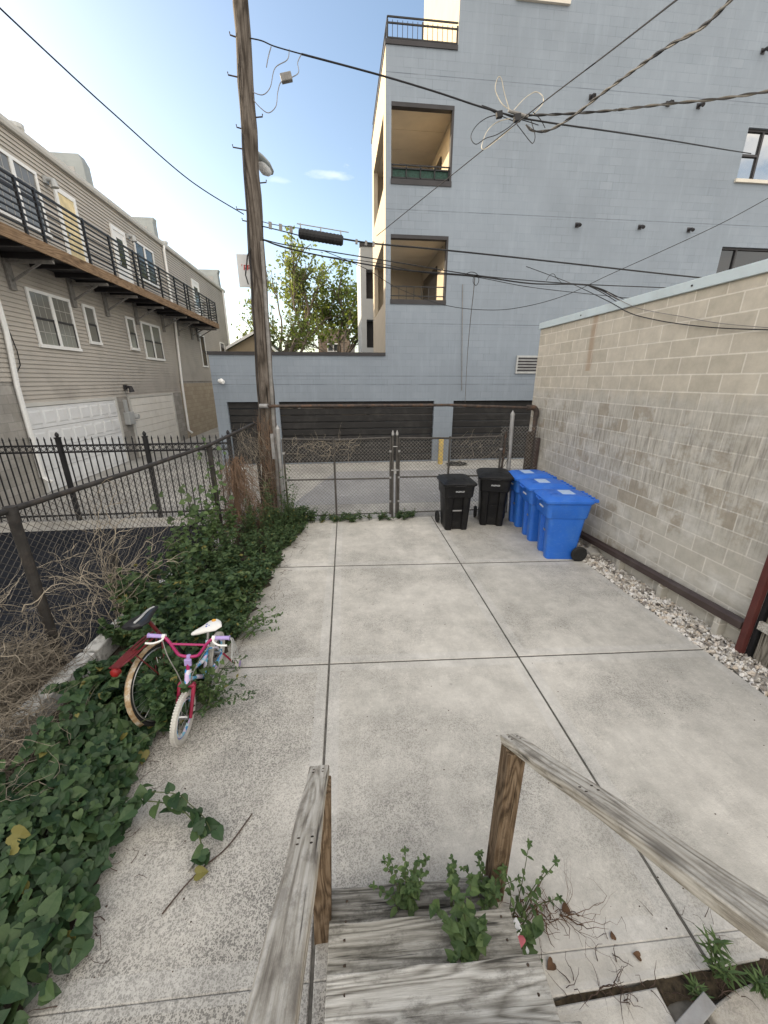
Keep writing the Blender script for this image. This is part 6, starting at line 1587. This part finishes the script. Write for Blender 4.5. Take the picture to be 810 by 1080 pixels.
for (dx, dy, dz, m_) in ((0, 0, .05, 0), (.006, -.03, .02, 1), (.012, -.06, 0, 0)): s.obox(b + Vector((dx, dy, dz)), (.02, .01, .01), (-.008, .022, .004), (.002, .002, .006), m_)
o = s.build('candy_wrapper', [M['litter'], M['litterpink']], bevel=.004); tag(o, 'crumpled white and pink wrapper beside the middle tread end', 'litter')
s = MB()
for i in range(260):
    y = rng.uniform(.95, 7.5); x = rng.uniform(-1.2, 3.7) if i % 2 else xr(y) + abs(rng.normal(.05, .25)); q = rng.uniform(.002, .006); s.add(ico_v * q * np.array([1.3, 1, .5]) + np.array([x, y, .002]), ico_f)
o = s.build('grit', M['twig']); tag(o, 'scattered specks of dark grit on the concrete', 'debris', kind='stuff')

# ================================================================== TREES
def tree(label, base, h, r0, seed, lean, spread, nleaf, lsize, mat, first=.3, group=None, depth=4, droop=0, zmin=5.0):
    g = np.random.default_rng(seed); t = thing('shade_tree', label, 'tree', base, group); W = MB(); tips = []
    def grow(p, d, L, r, lv):
        n = 5; pts = [p.copy()]; q = p.copy()
        for i in range(n):
            d = (d + Vector(g.normal(0, .12, 3)) + Vector((0, 0, .05 - droop * (depth - lv) * .02))).normalized(); q = q + d * (L / n); pts.append(q.copy())
            if lv <= 1: tips.append(q.copy())
        W.tube(pts, [r * (1 - .45 * i / n) for i in range(n + 1)], 8 if lv > 2 else 5)
        if lv == 0: return
        k = 3 if lv > 1 else 4
        for j in range(k):
            f = 1.0 if j == 0 else g.uniform(.45, .98); pp = pts[int(f * n)]
            a = g.uniform(0, 6.28); tl = g.uniform(.4, .95) * spread
            u = d.orthogonal().normalized(); w2 = d.cross(u); nd = (d + (u * math.cos(a) + w2 * math.sin(a)) * tl).normalized()
            grow(pp, nd, L * g.uniform(.6, .82), r * (.62 if j else .66), lv - 1)
    b = Vector(base); grow(b, Vector((lean[0], lean[1], 1)).normalized(), h * first, r0, depth)
    W.build('trunk', M['bark'], t, smooth=True)
    tips_ = np.array([tuple(p) for p in tips]); idx = g.integers(0, len(tips_), nleaf)
    keep = np.where(tips_[:, 2] > zmin)[0]; idx = keep[g.integers(0, len(keep), nleaf)]; P = tips_[idx] + g.normal(0, h * .018, (nleaf, 3)); N = g.normal(0, 1, (nleaf, 3)) + np.array([0, 0, .6]); T = g.normal(0, 1, (nleaf, 3)) + np.array([0, 0, -.5])
    C = MB(); leaves(C, P, N, T, g.uniform(.6, 1.3, nleaf) * lsize, TLEAF); C.build('crown', mat, t); return t
TG = 'trees behind the blue garage'
tree('tall airy tree with leaning limbs right behind the utility pole', (-3.0, 29, 0), 11.4, .2, 5, (-.05, 0), .98, 2700, .25, M['leaf_tree_grey'], .38, TG)
tree('leafy green tree rising between the airy tree and the blue tower', (-.6, 30, 0), 11.4, .17, 21, (.0, 0), 1.0, 2400, .25, M['leaf_tree'], .38, TG)
tree('yellow green tree close against the pale rear balconies', (1.9, 26, 0), 10.8, .14, 33, (-.08, 0), .9, 2600, .24, M['leaf_tree'], .38, TG)
tree('pale olive tree half hidden behind the utility pole and its plate', (-5.2, 31, 0), 12.2, .17, 44, (.0, 0), .8, 1700, .25, M['leaf_tree_grey'], .36, TG)
tree('small bright tree just right of the townhouse corner', (-10.5, 42, 0), 6.5, .13, 55, (0, 0), .7, 900, .28, M['leaf_tree'], .3, TG, zmin=2)
for o in list(bpy.data.objects):
    if '_w' in o: del o['_w']
